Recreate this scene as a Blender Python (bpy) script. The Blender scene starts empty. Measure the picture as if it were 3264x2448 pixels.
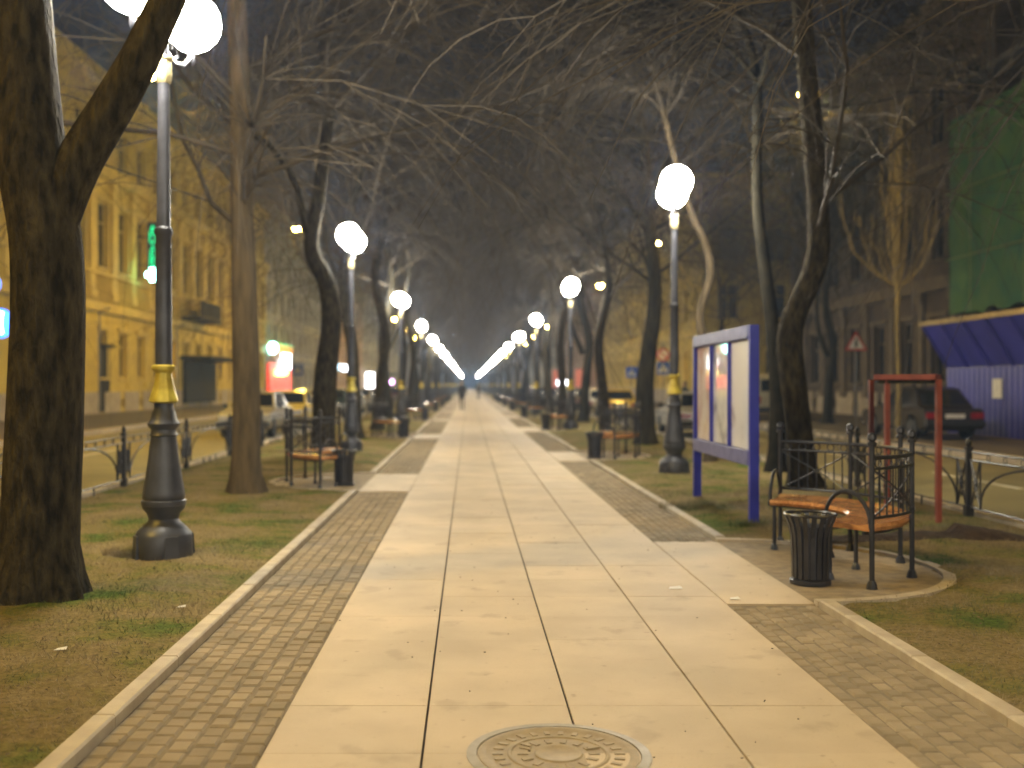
import bpy, math, random
from mathutils import Vector, Matrix, noise
PI = math.pi
# ------------------------------------------------------------------ camera, world, exposure
S = bpy.context.scene
C = S.collection
camd = bpy.data.cameras.new('camera')
cam = bpy.data.objects.new('camera', camd); C.objects.link(cam)
cam.location = (0, 0, 1.5); cam.rotation_euler = (PI/2, 0, 0)
camd.sensor_width = 36; camd.lens = 36.6; camd.shift_x = 0.0425; camd.shift_y = 0.001
camd.clip_start = 0.05; camd.clip_end = 3000
camd.dof.use_dof = True; camd.dof.focus_distance = 5.5; camd.dof.aperture_fstop = 1.25
S.camera = cam
S.render.engine = 'CYCLES'
S.cycles.use_denoising = True
S.cycles.use_adaptive_sampling = True
S.cycles.adaptive_threshold = 0.02
S.cycles.max_bounces = 5; S.cycles.diffuse_bounces = 2; S.cycles.glossy_bounces = 3
S.cycles.volume_bounces = 0; S.cycles.transparent_max_bounces = 6
S.cycles.sample_clamp_indirect = 4.0
S.cycles.caustics_reflective = False; S.cycles.caustics_refractive = False
S.view_settings.view_transform = 'Standard'; S.view_settings.look = 'None'
S.view_settings.exposure = 0.07; S.view_settings.gamma = 1.0
W = bpy.data.worlds.new('World'); S.world = W; W.use_nodes = True
wn = W.node_tree; bg = wn.nodes['Background']
# night sky over a lit city: even brownish glow, a little brighter at the horizon
tc = wn.nodes.new('ShaderNodeTexCoord'); sp = wn.nodes.new('ShaderNodeSeparateXYZ')
cr = wn.nodes.new('ShaderNodeValToRGB')
wn.links.new(tc.outputs['Generated'], sp.inputs[0]); wn.links.new(sp.outputs['Z'], cr.inputs[0])
cr.color_ramp.elements[0].position = 0.0; cr.color_ramp.elements[0].color = (0.024, 0.022, 0.024, 1)
cr.color_ramp.elements[1].position = 0.55; cr.color_ramp.elements[1].color = (0.008, 0.006, 0.005, 1)
wn.links.new(cr.outputs[0], bg.inputs[0]); bg.inputs[1].default_value = 1.0

HAZE = 0.0016
# ------------------------------------------------------------------ materials
def new_mat(name):
    m = bpy.data.materials.new(name); m.use_nodes = True
    return m, m.node_tree, m.node_tree.nodes['Principled BSDF']
def pmat(name, c1, c2=None, scale=4.0, rough=0.7, metal=0.0, bump=0.0, bscale=None, detail=4.0, island=0.0, stretch=None, spec=0.5, dist=0.01, lo=0.35, hi=0.65, spots=0):
    m, nt, p = new_mat(name)
    c2 = c2 or tuple(x*0.75 for x in c1)
    t = nt.nodes.new('ShaderNodeTexCoord'); mp = nt.nodes.new('ShaderNodeMapping')
    nt.links.new(t.outputs['Object'], mp.inputs[0])
    if stretch: mp.inputs['Scale'].default_value = stretch
    n = nt.nodes.new('ShaderNodeTexNoise'); n.inputs['Scale'].default_value = scale; n.inputs['Detail'].default_value = detail
    nt.links.new(mp.outputs[0], n.inputs['Vector'])
    r = nt.nodes.new('ShaderNodeValToRGB'); r.color_ramp.elements[0].position = lo; r.color_ramp.elements[1].position = hi
    r.color_ramp.elements[0].color = (*c2, 1); r.color_ramp.elements[1].color = (*c1, 1)
    nt.links.new(n.outputs[0], r.inputs[0]); out = r.outputs[0]
    if island:
        g = nt.nodes.new('ShaderNodeNewGeometry'); mr = nt.nodes.new('ShaderNodeMapRange')
        mr.inputs['To Min'].default_value = 1-island; mr.inputs['To Max'].default_value = 1+island*0.6
        nt.links.new(g.outputs['Random Per Island'], mr.inputs[0])
        hs = nt.nodes.new('ShaderNodeHueSaturation'); nt.links.new(mr.outputs[0], hs.inputs['Value']); nt.links.new(out, hs.inputs['Color'])
        out = hs.outputs[0]
    if spots:
        for sc_, th, amt in ((3.2, .60, .16), (17, .66, .30), (90, .62, .22)):
            n3 = nt.nodes.new('ShaderNodeTexNoise'); n3.inputs['Scale'].default_value = sc_; n3.inputs['Detail'].default_value = 5
            nt.links.new(mp.outputs[0], n3.inputs['Vector'])
            m3 = nt.nodes.new('ShaderNodeMapRange'); m3.inputs['From Min'].default_value = th; m3.inputs['From Max'].default_value = th+.08
            m3.inputs['To Min'].default_value = 1; m3.inputs['To Max'].default_value = 1-amt*spots; nt.links.new(n3.outputs[0], m3.inputs[0])
            h3 = nt.nodes.new('ShaderNodeHueSaturation'); nt.links.new(m3.outputs[0], h3.inputs['Value']); nt.links.new(out, h3.inputs['Color']); out = h3.outputs[0]
    nt.links.new(out, p.inputs['Base Color'])
    p.inputs['Roughness'].default_value = rough; p.inputs['Metallic'].default_value = metal
    p.inputs['Specular IOR Level'].default_value = spec
    if bump:
        n2 = nt.nodes.new('ShaderNodeTexNoise'); n2.inputs['Scale'].default_value = bscale or scale*4; n2.inputs['Detail'].default_value = 6
        nt.links.new(mp.outputs[0], n2.inputs['Vector'])
        b = nt.nodes.new('ShaderNodeBump'); b.inputs['Strength'].default_value = bump; b.inputs['Distance'].default_value = dist
        nt.links.new(n2.outputs[0], b.inputs['Height']); nt.links.new(b.outputs[0], p.inputs['Normal'])
    return m
def emat(name, col, s, dim=None):
    m, nt, p = new_mat(name)
    p.inputs['Base Color'].default_value = (*[min(1, c) for c in (dim or col)], 1); p.inputs['Roughness'].default_value = 0.4
    p.inputs['Emission Color'].default_value = (*col, 1); p.inputs['Emission Strength'].default_value = s
    return m
M = {}
M['slab'] = pmat('paving slab concrete', (0.455, 0.355, 0.222), (0.37, 0.29, 0.18), 1.4, 0.62, island=0.045, spots=1, bump=0.15, bscale=60, dist=0.004, spec=0.35)
M['slabgap'] = pmat('slab joint dirt', (0.075, 0.06, 0.045), (0.05, 0.04, 0.03), 8, 0.9)
M['sett'] = pmat('granite sett', (0.285, 0.225, 0.14), (0.205, 0.16, 0.095), 3.0, 0.85, island=0.16, bump=0.5, bscale=30, dist=0.006, spec=0.3)
M['settfar'] = pmat('granite sett strip', (0.28, 0.215, 0.13), (0.19, 0.145, 0.085), 9, 0.85, bump=0.6, bscale=12)
M['settdirt'] = pmat('sett joint dirt', (0.185, 0.145, 0.09), (0.13, 0.10, 0.06), 10, 0.95)
M['kerb'] = pmat('kerb stone', (0.44, 0.37, 0.26), (0.33, 0.27, 0.19), 5, 0.7, island=0.16, bump=0.2, bscale=40, dist=0.004)
M['asphalt'] = pmat('asphalt', (0.215, 0.175, 0.07), (0.165, 0.135, 0.055), 0.9, 0.75, bump=0.2, bscale=50, dist=0.004)
M['walk'] = pmat('pavement asphalt', (0.12, 0.092, 0.05), (0.09, 0.068, 0.038), 1.2, 0.8, bump=0.2, bscale=40, dist=0.004)
M['ground'] = pmat('earth', (0.06, 0.05, 0.035), None, 0.4, 0.95)
M['line'] = pmat('road paint', (0.62, 0.56, 0.40), (0.4, 0.36, 0.26), 6, 0.7)
def grass_ground():
    m, nt, p = new_mat('worn winter turf')
    t = nt.nodes.new('ShaderNodeTexCoord')
    n = nt.nodes.new('ShaderNodeTexNoise'); n.inputs['Scale'].default_value = 1.3; n.inputs['Detail'].default_value = 7; n.inputs['Roughness'].default_value = 0.62
    n2 = nt.nodes.new('ShaderNodeTexNoise'); n2.inputs['Scale'].default_value = 26; n2.inputs['Detail'].default_value = 6; n2.inputs['Roughness'].default_value = 0.7
    nt.links.new(t.outputs['Object'], n.inputs['Vector']); nt.links.new(t.outputs['Object'], n2.inputs['Vector'])
    r = nt.nodes.new('ShaderNodeValToRGB'); e = r.color_ramp.elements
    e[0].position = 0.35; e[0].color = (0.075, 0.120, 0.020, 1); e[1].position = 0.66; e[1].color = (0.25, 0.20, 0.10, 1)
    k = e.new(0.45); k.color = (0.17, 0.15, 0.045, 1); k = e.new(0.55); k.color = (0.20, 0.155, 0.068, 1)
    nt.links.new(n.outputs[0], r.inputs[0])
    mx = nt.nodes.new('ShaderNodeMix'); mx.data_type = 'RGBA'; mx.blend_type = 'MULTIPLY'; mx.inputs['Factor'].default_value = 0.75
    r2 = nt.nodes.new('ShaderNodeValToRGB'); r2.color_ramp.elements[0].position = 0.3; r2.color_ramp.elements[0].color = (0.35, 0.35, 0.32, 1); r2.color_ramp.elements[1].position = 0.65; r2.color_ramp.elements[1].color = (1.35, 1.3, 1.25, 1)
    nt.links.new(n2.outputs[0], r2.inputs[0]); nt.links.new(r.outputs[0], mx.inputs['A']); nt.links.new(r2.outputs[0], mx.inputs['B'])
    nt.links.new(mx.outputs['Result'], p.inputs['Base Color']); p.inputs['Roughness'].default_value = 0.95; p.inputs['Specular IOR Level'].default_value = 0.1
    b = nt.nodes.new('ShaderNodeBump'); b.inputs['Strength'].default_value = 0.9; b.inputs['Distance'].default_value = 0.03
    nt.links.new(n2.outputs[0], b.inputs['Height']); nt.links.new(b.outputs[0], p.inputs['Normal'])
    return m
M['turf'] = grass_ground()
M['blade'] = pmat('grass blades', (0.25, 0.20, 0.115), (0.07, 0.10, 0.025), 1.3, 0.8, detail=7, lo=0.40, hi=0.54, island=.3)
M['iron'] = pmat('dark grey painted cast iron', (0.060, 0.062, 0.078), (0.036, 0.037, 0.046), 6, 0.42, 0.0, bump=0.15, bscale=40, dist=0.003)
M['blackiron'] = pmat('black painted wrought iron', (0.028, 0.028, 0.034), (0.015, 0.015, 0.018), 8, 0.38)
M['gold'] = pmat('yellow gilt paint', (0.62, 0.50, 0.07), (0.42, 0.32, 0.04), 9, 0.38, 0.25, bump=0.1, bscale=40, dist=0.002)
M['palegold'] = pmat('pale gilt paint', (0.60, 0.53, 0.30), (0.38, 0.32, 0.16), 20, 0.4, 0.2)
M['wood'] = pmat('varnished orange wood', (0.54, 0.27, 0.10), (0.36, 0.15, 0.05), 5, 0.2, island=0.2, stretch=(1, 1, 6))
M['glow'] = emat('lit opal globe', (0.98, 0.92, 0.78), 225, (0.9, 0.9, 0.9))
M['sodium'] = emat('lit sodium lamp', (1.0, 0.62, 0.07), 2500, (0.9, 0.8, 0.5))
M['whitelamp'] = emat('lit pale road lamp', (1.0, 0.64, 0.11), 720, (0.9, 0.9, 0.8))
M['bark'] = pmat('bark', (0.070, 0.056, 0.030), (0.018, 0.0145, 0.009), 7, 0.95, bump=1.0, bscale=14, dist=0.07, stretch=(2.2, 2.2, 0.75), detail=8, spec=0.15, lo=0.36, hi=0.68)
M['barklight'] = pmat('smooth pale bark', (0.105, 0.077, 0.042), (0.055, 0.041, 0.023), 6, 0.9, bump=0.7, bscale=18, dist=0.015, stretch=(2, 2, 0.4), detail=7, spec=0.2)
M['barkdark'] = pmat('dark bark', (0.040, 0.034, 0.020), (0.016, 0.014, 0.009), 6, 0.95, bump=0.9, bscale=18, dist=0.02, stretch=(2, 2, 0.35), detail=7, spec=0.2)
M['twig'] = pmat('twig bark', (0.078, 0.062, 0.042), (0.044, 0.035, 0.024), 3, 0.85, spec=0.3)
M['yellowtwig'] = pmat('yellow shoot bark', (0.22, 0.17, 0.07), (0.14, 0.11, 0.045), 4, 0.8)
M['glass'] = pmat('dark window glass', (0.018, 0.018, 0.02), (0.01, 0.01, 0.012), 1, 0.08)
M['litglass'] = emat('lit window pane', (1.0, 0.62, 0.22), 1.0, (0.3, 0.2, 0.1))
M['frame'] = pmat('painted window frame', (0.20, 0.17, 0.12), None, 5, 0.6)
M['blue'] = pmat('blue gloss paint', (0.030, 0.036, 0.34), (0.022, 0.026, 0.26), 4, 0.33)
M['bluegrey'] = pmat('worn blue paint', (0.13, 0.14, 0.33), (0.075, 0.08, 0.24), 7, 0.42)
M['hoarding'] = pmat('blue profiled sheet', (0.045, 0.045, 0.34), (0.032, 0.032, 0.26), 1.5, 0.42)
M['plank'] = pmat('raw timber plank', (0.46, 0.34, 0.15), (0.32, 0.23, 0.10), 4, 0.8)
M['net'] = pmat('green debris netting', (0.075, 0.15, 0.03), (0.025, 0.105, 0.045), 0.8, 0.85, bump=0.5, bscale=3, dist=0.08)
M['tape'] = pmat('pale netting seam', (0.22, 0.28, 0.10), None, 4, 0.8)
M['redpaint'] = pmat('weathered red paint', (0.23, 0.045, 0.022), (0.15, 0.028, 0.015), 7, 0.55)
M['white'] = pmat('white paint', (0.72, 0.71, 0.68), (0.62, 0.6, 0.57), 8, 0.5)
M['black'] = pmat('black rubber', (0.016, 0.016, 0.017), None, 8, 0.7)
M['chrome'] = pmat('dull chrome', (0.55, 0.55, 0.56), (0.42, 0.42, 0.43), 10, 0.22, 0.9)
M['tail'] = pmat('red lamp lens', (0.32, 0.015, 0.012), None, 8, 0.15)
M['lens'] = pmat('clear lamp lens', (0.55, 0.55, 0.55), None, 8, 0.08, 0.3)
M['soil'] = pmat('fresh dark soil', (0.045, 0.026, 0.014), (0.025, 0.014, 0.008), 12, 0.95, bump=0.8, bscale=20, dist=0.03)
M['manhole'] = pmat('rusty cast iron lid', (0.29, 0.22, 0.115), (0.22, 0.165, 0.085), 14, 0.6, 0.0, bump=0.4, bscale=50, dist=0.003)
M['steelrim'] = pmat('worn steel rim', (0.27, 0.23, 0.16), (0.20, 0.17, 0.11), 14, 0.5, 0.1)
M['paper'] = pmat('paper', (0.7, 0.68, 0.62), (0.55, 0.53, 0.48), 9, 0.7)
M['cloth'] = pmat('dark cloth', (0.022, 0.022, 0.028), None, 9, 0.9)
M['cloth2'] = pmat('grey cloth', (0.09, 0.08, 0.08), None, 9, 0.9)
M['skin'] = pmat('skin', (0.45, 0.28, 0.2), (0.4, 0.24, 0.17), 9, 0.6)
M['signblue'] = pmat('blue sign sheet', (0.03, 0.09, 0.42), (0.025, 0.075, 0.36), 6, 0.4)
M['signred'] = pmat('red sign sheet', (0.50, 0.03, 0.02), (0.42, 0.025, 0.018), 6, 0.4)
M['metal'] = pmat('galvanised pole', (0.20, 0.19, 0.18), (0.13, 0.125, 0.12), 10, 0.45, 0.5)

# ------------------------------------------------------------------ helpers
class MB:
    def __init__(s): s.v = []; s.f = []; s.mi = []
    def add(s, vs, fs, mi=0):
        b = len(s.v); s.v += [tuple(v) for v in vs]; s.f += [tuple(i+b for i in f) for f in fs]; s.mi += [mi]*len(fs); return s
    def box(s, c, d, rot=None, mi=0, taper=1.0):
        x, y, z = d[0]/2, d[1]/2, d[2]/2; t = taper
        vs = [Vector(q) for q in ((-x,-y,-z),(x,-y,-z),(x,y,-z),(-x,y,-z),(-x*t,-y*t,z),(x*t,-y*t,z),(x*t,y*t,z),(-x*t,y*t,z))]
        if rot is not None: vs = [rot @ q for q in vs]
        vs = [q+Vector(c) for q in vs]
        return s.add(vs, [(3,2,1,0),(4,5,6,7),(0,1,5,4),(1,2,6,5),(2,3,7,6),(3,0,4,7)], mi)
    def cbox(s, c, d, ch=0.01, mi=0):   # chamfered top
        x, y, z = d[0]/2, d[1]/2, d[2]/2; cx, cy, cz = c
        vs = []
        for (a, h) in ((0, -z), (0, z-ch), (ch, z)):
            vs += [(cx-x+a, cy-y+a, cz+h), (cx+x-a, cy-y+a, cz+h), (cx+x-a, cy+y-a, cz+h), (cx-x+a, cy+y-a, cz+h)]
        fs = [(8,9,10,11)]
        for k in (0, 4):
            for i in range(4): j = (i+1) % 4; fs.append((k+i, k+j, k+4+j, k+4+i))
        return s.add(vs, fs, mi)
    def tube(s, pts, rad, n=6, cap=True, mi=0):
        pts = [Vector(p) for p in pts]; N = len(pts)
        if not hasattr(rad, '__len__'): rad = [rad]*N
        b = len(s.v); up = None
        for i, p in enumerate(pts):
            t = (pts[min(i+1, N-1)]-pts[max(i-1, 0)])
            if t.length < 1e-9: t = Vector((0,0,1))
            t.normalize()
            if up is None: up = Vector((1,0,0)) if abs(t.x) < 0.8 else Vector((0,1,0))
            u = (up - t*up.dot(t)); u.normalize(); w = t.cross(u); up = u
            for k in range(n):
                a = 2*PI*k/n; q = p+(u*math.cos(a)+w*math.sin(a))*rad[i]; s.v.append((q.x, q.y, q.z))
        for i in range(N-1):
            for k in range(n):
                s.f.append((b+i*n+k, b+i*n+(k+1) % n, b+(i+1)*n+(k+1) % n, b+(i+1)*n+k)); s.mi.append(mi)
        if cap:
            s.f.append(tuple(b+k for k in range(n))[::-1]); s.f.append(tuple(b+(N-1)*n+k for k in range(n))); s.mi += [mi, mi]
        return s
    def lathe(s, prof, n=20, c=(0,0,0), mod=None, mi=0, axis='z'):
        b = len(s.v)
        for (r, z) in prof:
            for k in range(n):
                a = 2*PI*(k+0.5)/n; rr = r*(mod(a, z) if mod else 1)
                q = (rr*math.cos(a), rr*math.sin(a), z) if axis == 'z' else (z, rr*math.cos(a), rr*math.sin(a))
                s.v.append((c[0]+q[0], c[1]+q[1], c[2]+q[2]))
        N = len(prof)
        for i in range(N-1):
            for k in range(n):
                s.f.append((b+i*n+k, b+i*n+(k+1) % n, b+(i+1)*n+(k+1) % n, b+(i+1)*n+k)); s.mi.append(mi)
        s.f.append(tuple(b+k for k in range(n))[::-1]); s.f.append(tuple(b+(N-1)*n+k for k in range(n))); s.mi += [mi, mi]
        return s
    def ball(s, c, r, n=12, m=8, sz=1.0, mi=0):
        return s.lathe([(max(r*math.sin(PI*i/m), 1e-4), -r*sz*math.cos(PI*i/m)) for i in range(m+1)], n, c, mi=mi)
    def prism(s, poly, x0, x1, mi=0):   # poly in (y,z), extruded along x
        n = len(poly)
        vs = [(x0, y, z) for y, z in poly]+[(x1, y, z) for y, z in poly]
        fs = [tuple(range(n))[::-1], tuple(range(n, 2*n))]+[(i, (i+1) % n, n+(i+1) % n, n+i) for i in range(n)]
        return s.add(vs, fs, mi)
    def build(s, name, mat, parent=None, smooth=False, loc=None, bevel=0):
        me = bpy.data.meshes.new(name); me.from_pydata(s.v, [], s.f); me.update()
        for m in (mat if isinstance(mat, (list, tuple)) else [mat]): me.materials.append(m)
        me.polygons.foreach_set('material_index', s.mi)
        if smooth:
            me.polygons.foreach_set('use_smooth', [True]*len(s.f))
            try: me.set_sharp_from_angle(angle=math.radians(40))
            except Exception: pass
        o = bpy.data.objects.new(name, me); C.objects.link(o)
        if parent: o.parent = parent
        if loc: o.location = loc
        if bevel:
            b = o.modifiers.new('bevel', 'BEVEL'); b.width = bevel; b.segments = 2; b.limit_method = 'ANGLE'
        return o
def thing(name, label, cat, loc=(0,0,0), rz=0, group=None):
    o = bpy.data.objects.new(name, None); C.objects.link(o); o.empty_display_size = 0.2
    o.location = loc; o.rotation_euler = (0, 0, rz); o['label'] = label; o['category'] = cat
    if group: o['group'] = group
    return o
def tag(o, label, cat, group=None):
    o['label'] = label; o['category'] = cat
    if group: o['group'] = group
    return o
def struct(o): o['kind'] = 'structure'; return o
KIDS = {}
def kids(o):
    if o.name not in KIDS: KIDS[o.name] = [c for c in bpy.data.objects if c.parent == o]
    return KIDS[o.name]
def dup(root, loc, rz=0, label=None, scale=None, swap=None, group=None):
    def cp(o, par):
        c = o.copy(); C.objects.link(c); c.parent = par
        if swap and c.type == 'MESH' and any(m in swap for m in c.data.materials):
            key = (c.data.name, id(swap)); 
            if key not in SW:
                d = c.data.copy()
                for i, m in enumerate(d.materials):
                    if m in swap: d.materials[i] = swap[m]
                SW[key] = d
            c.data = SW[key]
        for ch in kids(o): cp(ch, c)
        return c
    r = cp(root, None); r.location = loc; r.rotation_euler = (0, 0, rz)
    if scale: r.scale = (scale,)*3 if not hasattr(scale, '__len__') else scale
    if label: r['label'] = label
    if group: r['group'] = group
    return r
SW = {}
ORD = ['nearest', 'second', 'third', 'fourth', 'fifth', 'sixth', 'seventh', 'eighth', 'ninth', 'tenth', 'eleventh', 'twelfth']
rnd = random.Random(7)

# ------------------------------------------------------------------ ground, path, verges, roads
def sheet(name, x0, x1, y0, y1, z, mat, th=0.0):
    b = MB()
    if th: b.box(((x0+x1)/2, (y0+y1)/2, z-th/2), (x1-x0, y1-y0, th))
    else: b.add([(x0,y0,z),(x1,y0,z),(x1,y1,z),(x0,y1,z)], [(0,1,2,3)])
    return struct(b.build(name, mat))
FAR = 900
sheet('ground', -1500, 1500, -600, 2500, -0.30, M['ground'])
sheet('road', -12.0, -5.3, -30, FAR, -0.10, M['asphalt'], 0.1)
sheet('road', 5.95, 11.0, -30, FAR, -0.10, M['asphalt'], 0.1)
sheet('road', 11.0, 60, 62.5, 75, -0.104, M['asphalt'], 0.08)
sheet('pavement', -19.1, -12.15, -30, FAR, 0.03, M['walk'], 0.2)
sheet('pavement', 11.15, 19.1, -30, 62.3, 0.03, M['walk'], 0.2)
sheet('pavement', 11.15, 19.1, 75.2, FAR, 0.03, M['walk'], 0.2)
kb = MB()
for x, w in ((-12.075, 0.15), (11.075, 0.15), (-5.2, 0.2), (5.85, 0.2)):
    y = -20.0
    while y < 320:
        L = 1.2 if y < 90 else 12
        if not (x > 11 and 61.5 < y < 75): kb.cbox((x, y+L/2, -0.04), (w, L-0.008, 0.20), 0.012)
        y += L
struct(kb.build('road_kerb', M['kerb']))
rl = MB()
for x in (8.5, -8.7):
    y = 2.0
    while y < 200: rl.box((x, y+1.5, -0.097), (0.12, 3, 0.006)); y += 7
for k in range(7): rl.box((6.4+k*0.62, 63.6, -0.097), (0.32, 2.6, 0.006))
struct(rl.build('road_marking', M['line']))
PX0, PX1 = -0.84, 1.77
KL, KR = (-1.66, -1.56), (2.38, 2.48)
gapsL = [16.1+14.4*k for k in range(14)]; gapsR = [8.55+13.4*k for k in range(15)]
# dirt bed and central slabs
sheet('slab_joint_bed', PX0, PX1, -14, FAR, -0.012, M['slabgap'], 0.1)
ps = MB(); cw = (PX1-PX0)/4; y = -13.4
while y < 70:
    for i in range(4):
        g = 0.011 if i in (0, 1, 2, 3) else 0
        ps.cbox((PX0+cw*(i+0.5), y+0.315, -0.03+rnd.uniform(-0.0012, 0.0012)), (cw-g, 0.63-0.0012, 0.06), 0.0008)
    y += 0.63
struct(ps.build('path', M['slab']))
sheet('path', PX0, PX1, y, FAR, 0.0, M['slab'], 0.06)
# sett strips with paved gaps in front of the benches
sb = MB(); pv = MB(); sf = MB(); dirt = MB()
def strip(x0, x1, gaps, half):
    dirt.box(((x0+x1)/2, 300, -0.06), (x1-x0+.24, 640, 0.09))
    edges = []; prev = -13.4
    for g in gaps:
        edges.append((prev, g-half)); pv.cbox(((x0+x1)/2, g, -0.032), (x1-x0, 2*half-0.01, 0.064), 0.002); prev = g+half
    edges.append((prev, 260))
    n = 7; w = (x1-x0)/n
    for a, b_ in edges:
        y = a
        while y < min(b_, 46)-0.02:
            for i in range(n):
                L = 0.125*rnd.uniform(0.9, 1.1)
                x = x0+w*(i+0.5)+rnd.uniform(-.004, .004); yy = y+0.0625+rnd.uniform(-.012, .012)+(0.06 if i % 2 else 0)
                if yy+L/2 < b_+0.01: sb.cbox((x, yy, -0.03+rnd.uniform(-.005, .004)), (w-0.010, 0.115*rnd.uniform(.93, 1.02), 0.05), 0.010)
            y += 0.125
        if b_ > 46: sf.box(((x0+x1)/2, (max(a, 46)+b_)/2, -0.028), (x1-x0, b_-max(a, 46), 0.05))
strip(KL[1], PX0-0.006, gapsL, 1.45); strip(PX1+0.006, KR[0], gapsR, 1.42)
struct(dirt.build('sett_bed', M['settdirt'])); struct(sb.build('sett_strip', M['sett'])); struct(sf.build('sett_strip', M['settfar'])); struct(pv.build('path_widening', M['slab']))
ke = MB()
for (x0, x1), gaps, half in ((KL, gapsL, 1.45), (KR, gapsR, 1.42)):
    y = -13.4
    while y < 200:
        L = 1.0
        
        over = [g for g in gaps if y < g+half+.06 and y+L > g-half-.06]
        if over:
            g = over[0]
            for (ya, yb) in ((y, min(y+L, g-half-.06)), (max(y, g+half+.06), y+L)):
                if yb-ya > .06: ke.cbox(((x0+x1)/2, (ya+yb)/2, -0.02), (x1-x0, yb-ya-.004, 0.13), 0.01)
        else: ke.cbox(((x0+x1)/2, y+L/2, -0.02), (x1-x0, L-0.006, 0.13+rnd.uniform(-.003, .003)), 0.01)
        y += L
struct(ke.build('path_kerb', M['kerb']))
# semicircular pads under the benches
pad = MB(); pk = MB()
def halfdisc(cx, cy, r, sgn):
    n = 20; pts = [(cx, cy-r)]+[(cx+sgn*r*math.cos(a), cy+r*math.sin(a)) for a in [(-PI/2+PI*i/n) for i in range(n+1)]]+[(cx, cy+r)]
    b = len(pad.v); pad.v += [(p[0], p[1], 0.004) for p in pts]; pad.v.append((cx, cy, 0.004)); c = len(pad.v)-1
    for i in range(len(pts)-1):
        pad.f.append((c, b+i, b+i+1) if sgn > 0 else (c, b+i+1, b+i)); pad.mi.append(0)
    for i in range(n):
        a0 = -PI/2+PI*i/n; a1 = -PI/2+PI*(i+1)/n
        q = [(cx+sgn*rr*math.cos(a), cy+rr*math.sin(a), z) for z in (-0.05, 0.03) for rr, a in ((r-.03, a0), (r+.06, a0), (r+.06, a1), (r-.03, a1))]
        pk.add(q, [(0,3,2,1),(4,5,6,7),(0,1,5,4),(1,2,6,5),(2,3,7,6),(3,0,4,7)])
for g in gapsR: halfdisc(KR[0]-0.004, g, 1.42, 1)
for g in gapsL: halfdisc(KL[1]+0.004, g, 1.45, -1)
struct(pad.build('bench_pad', M['settfar'])); struct(pk.build('pad_kerb', M['kerb']))
# verges as gently uneven sheets
def inpad(x, y):
    if x > 0: return any(math.hypot(x-KR[0], y-g) < 1.44 for g in gapsR)
    return any(math.hypot(x-KL[1], y-g) < 1.47 for g in gapsL)
def vz(x, y, x0, x1):
    e = min(x-x0, x1-x); k = min(1, max(0, e/0.6))
    z = 0.01+0.045*k*(0.6+0.9*noise.noise(Vector((x*0.8, y*0.8, 3))))+0.012*noise.noise(Vector((x*5, y*5, 1)))
    if inpad(x, y): z = -0.03
    return z
def verge(x0, x1):
    vb = MB(); ys = []; y = -14.0
    while y < 50: ys.append(y); y += 0.16
    while y < 330: ys.append(y); y += 1.2
    ys.append(FAR); nx = 22
    for yy in ys:
        for i in range(nx+1):
            x = x0+(x1-x0)*i/nx; vb.v.append((x, yy, vz(x, yy, x0, x1)))
    for j in range(len(ys)-1):
        for i in range(nx): a = j*(nx+1)+i; vb.f.append((a, a+1, a+nx+2, a+nx+1)); vb.mi.append(0)
    o = struct(vb.build('verge', M['turf'], smooth=True))
verge(-5.1, KL[0]); verge(KR[1], 5.75)
gb = MB()
def blades(x0, x1, y0, y1, n):
    for _ in range(n):
        y = y0+(y1-y0)*rnd.random()**1.5; x = rnd.uniform(x0+.03, x1-.03)
        k = noise.noise(Vector((x*1.1, y*1.1, 7)))
        if k < -0.35+rnd.uniform(-.25, .3) or inpad(x, y): continue
        h = rnd.uniform(.010, .032)*(1+1.2*max(0, k)); a = rnd.uniform(0, 2*PI); w = .003; z = vz(x, y, x0, x1)-.004
        dx, dy = math.cos(a)*w, math.sin(a)*w; lx, ly = rnd.uniform(-.03, .03), rnd.uniform(-.03, .03)
        gb.add([(x-dx, y-dy, z), (x+dx, y+dy, z), (x+lx, y+ly, z+h)], [(0,1,2)])
blades(-5.1, KL[0], 3, 24, 75000); blades(KR[1], 5.75, 3, 22, 62000)
def tuft(cx, cy, r, n, x0, x1):
    for _ in range(n):
        a = rnd.uniform(0, 2*PI); q = r*math.sqrt(rnd.random()); x, y = cx+q*math.cos(a)*1.4, cy+q*math.sin(a)*.8; h = rnd.uniform(.03, .09)
        z = vz(x, y, x0, x1)-.004; dx, dy = math.cos(a)*.004, math.sin(a)*.004
        gb.add([(x-dx, y-dy, z), (x+dx, y+dy, z), (x+rnd.uniform(-.04, .04), y+rnd.uniform(-.04, .04), z+h)], [(0,1,2)])
tuft(-2.85, 9.0, .22, 900, -5.1, KL[0]); tuft(3.0, 12.6, .5, 1800, KR[1], 5.75); tuft(3.15, 10.9, .3, 700, KR[1], 5.75); tuft(5.1, 10.4, .4, 900, KR[1], 5.75)
g = gb.build('grass', M['blade']); tag(g, 'short worn grass on the verges beside the path', 'grass'); g['kind'] = 'stuff'
lv = MB()
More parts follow.
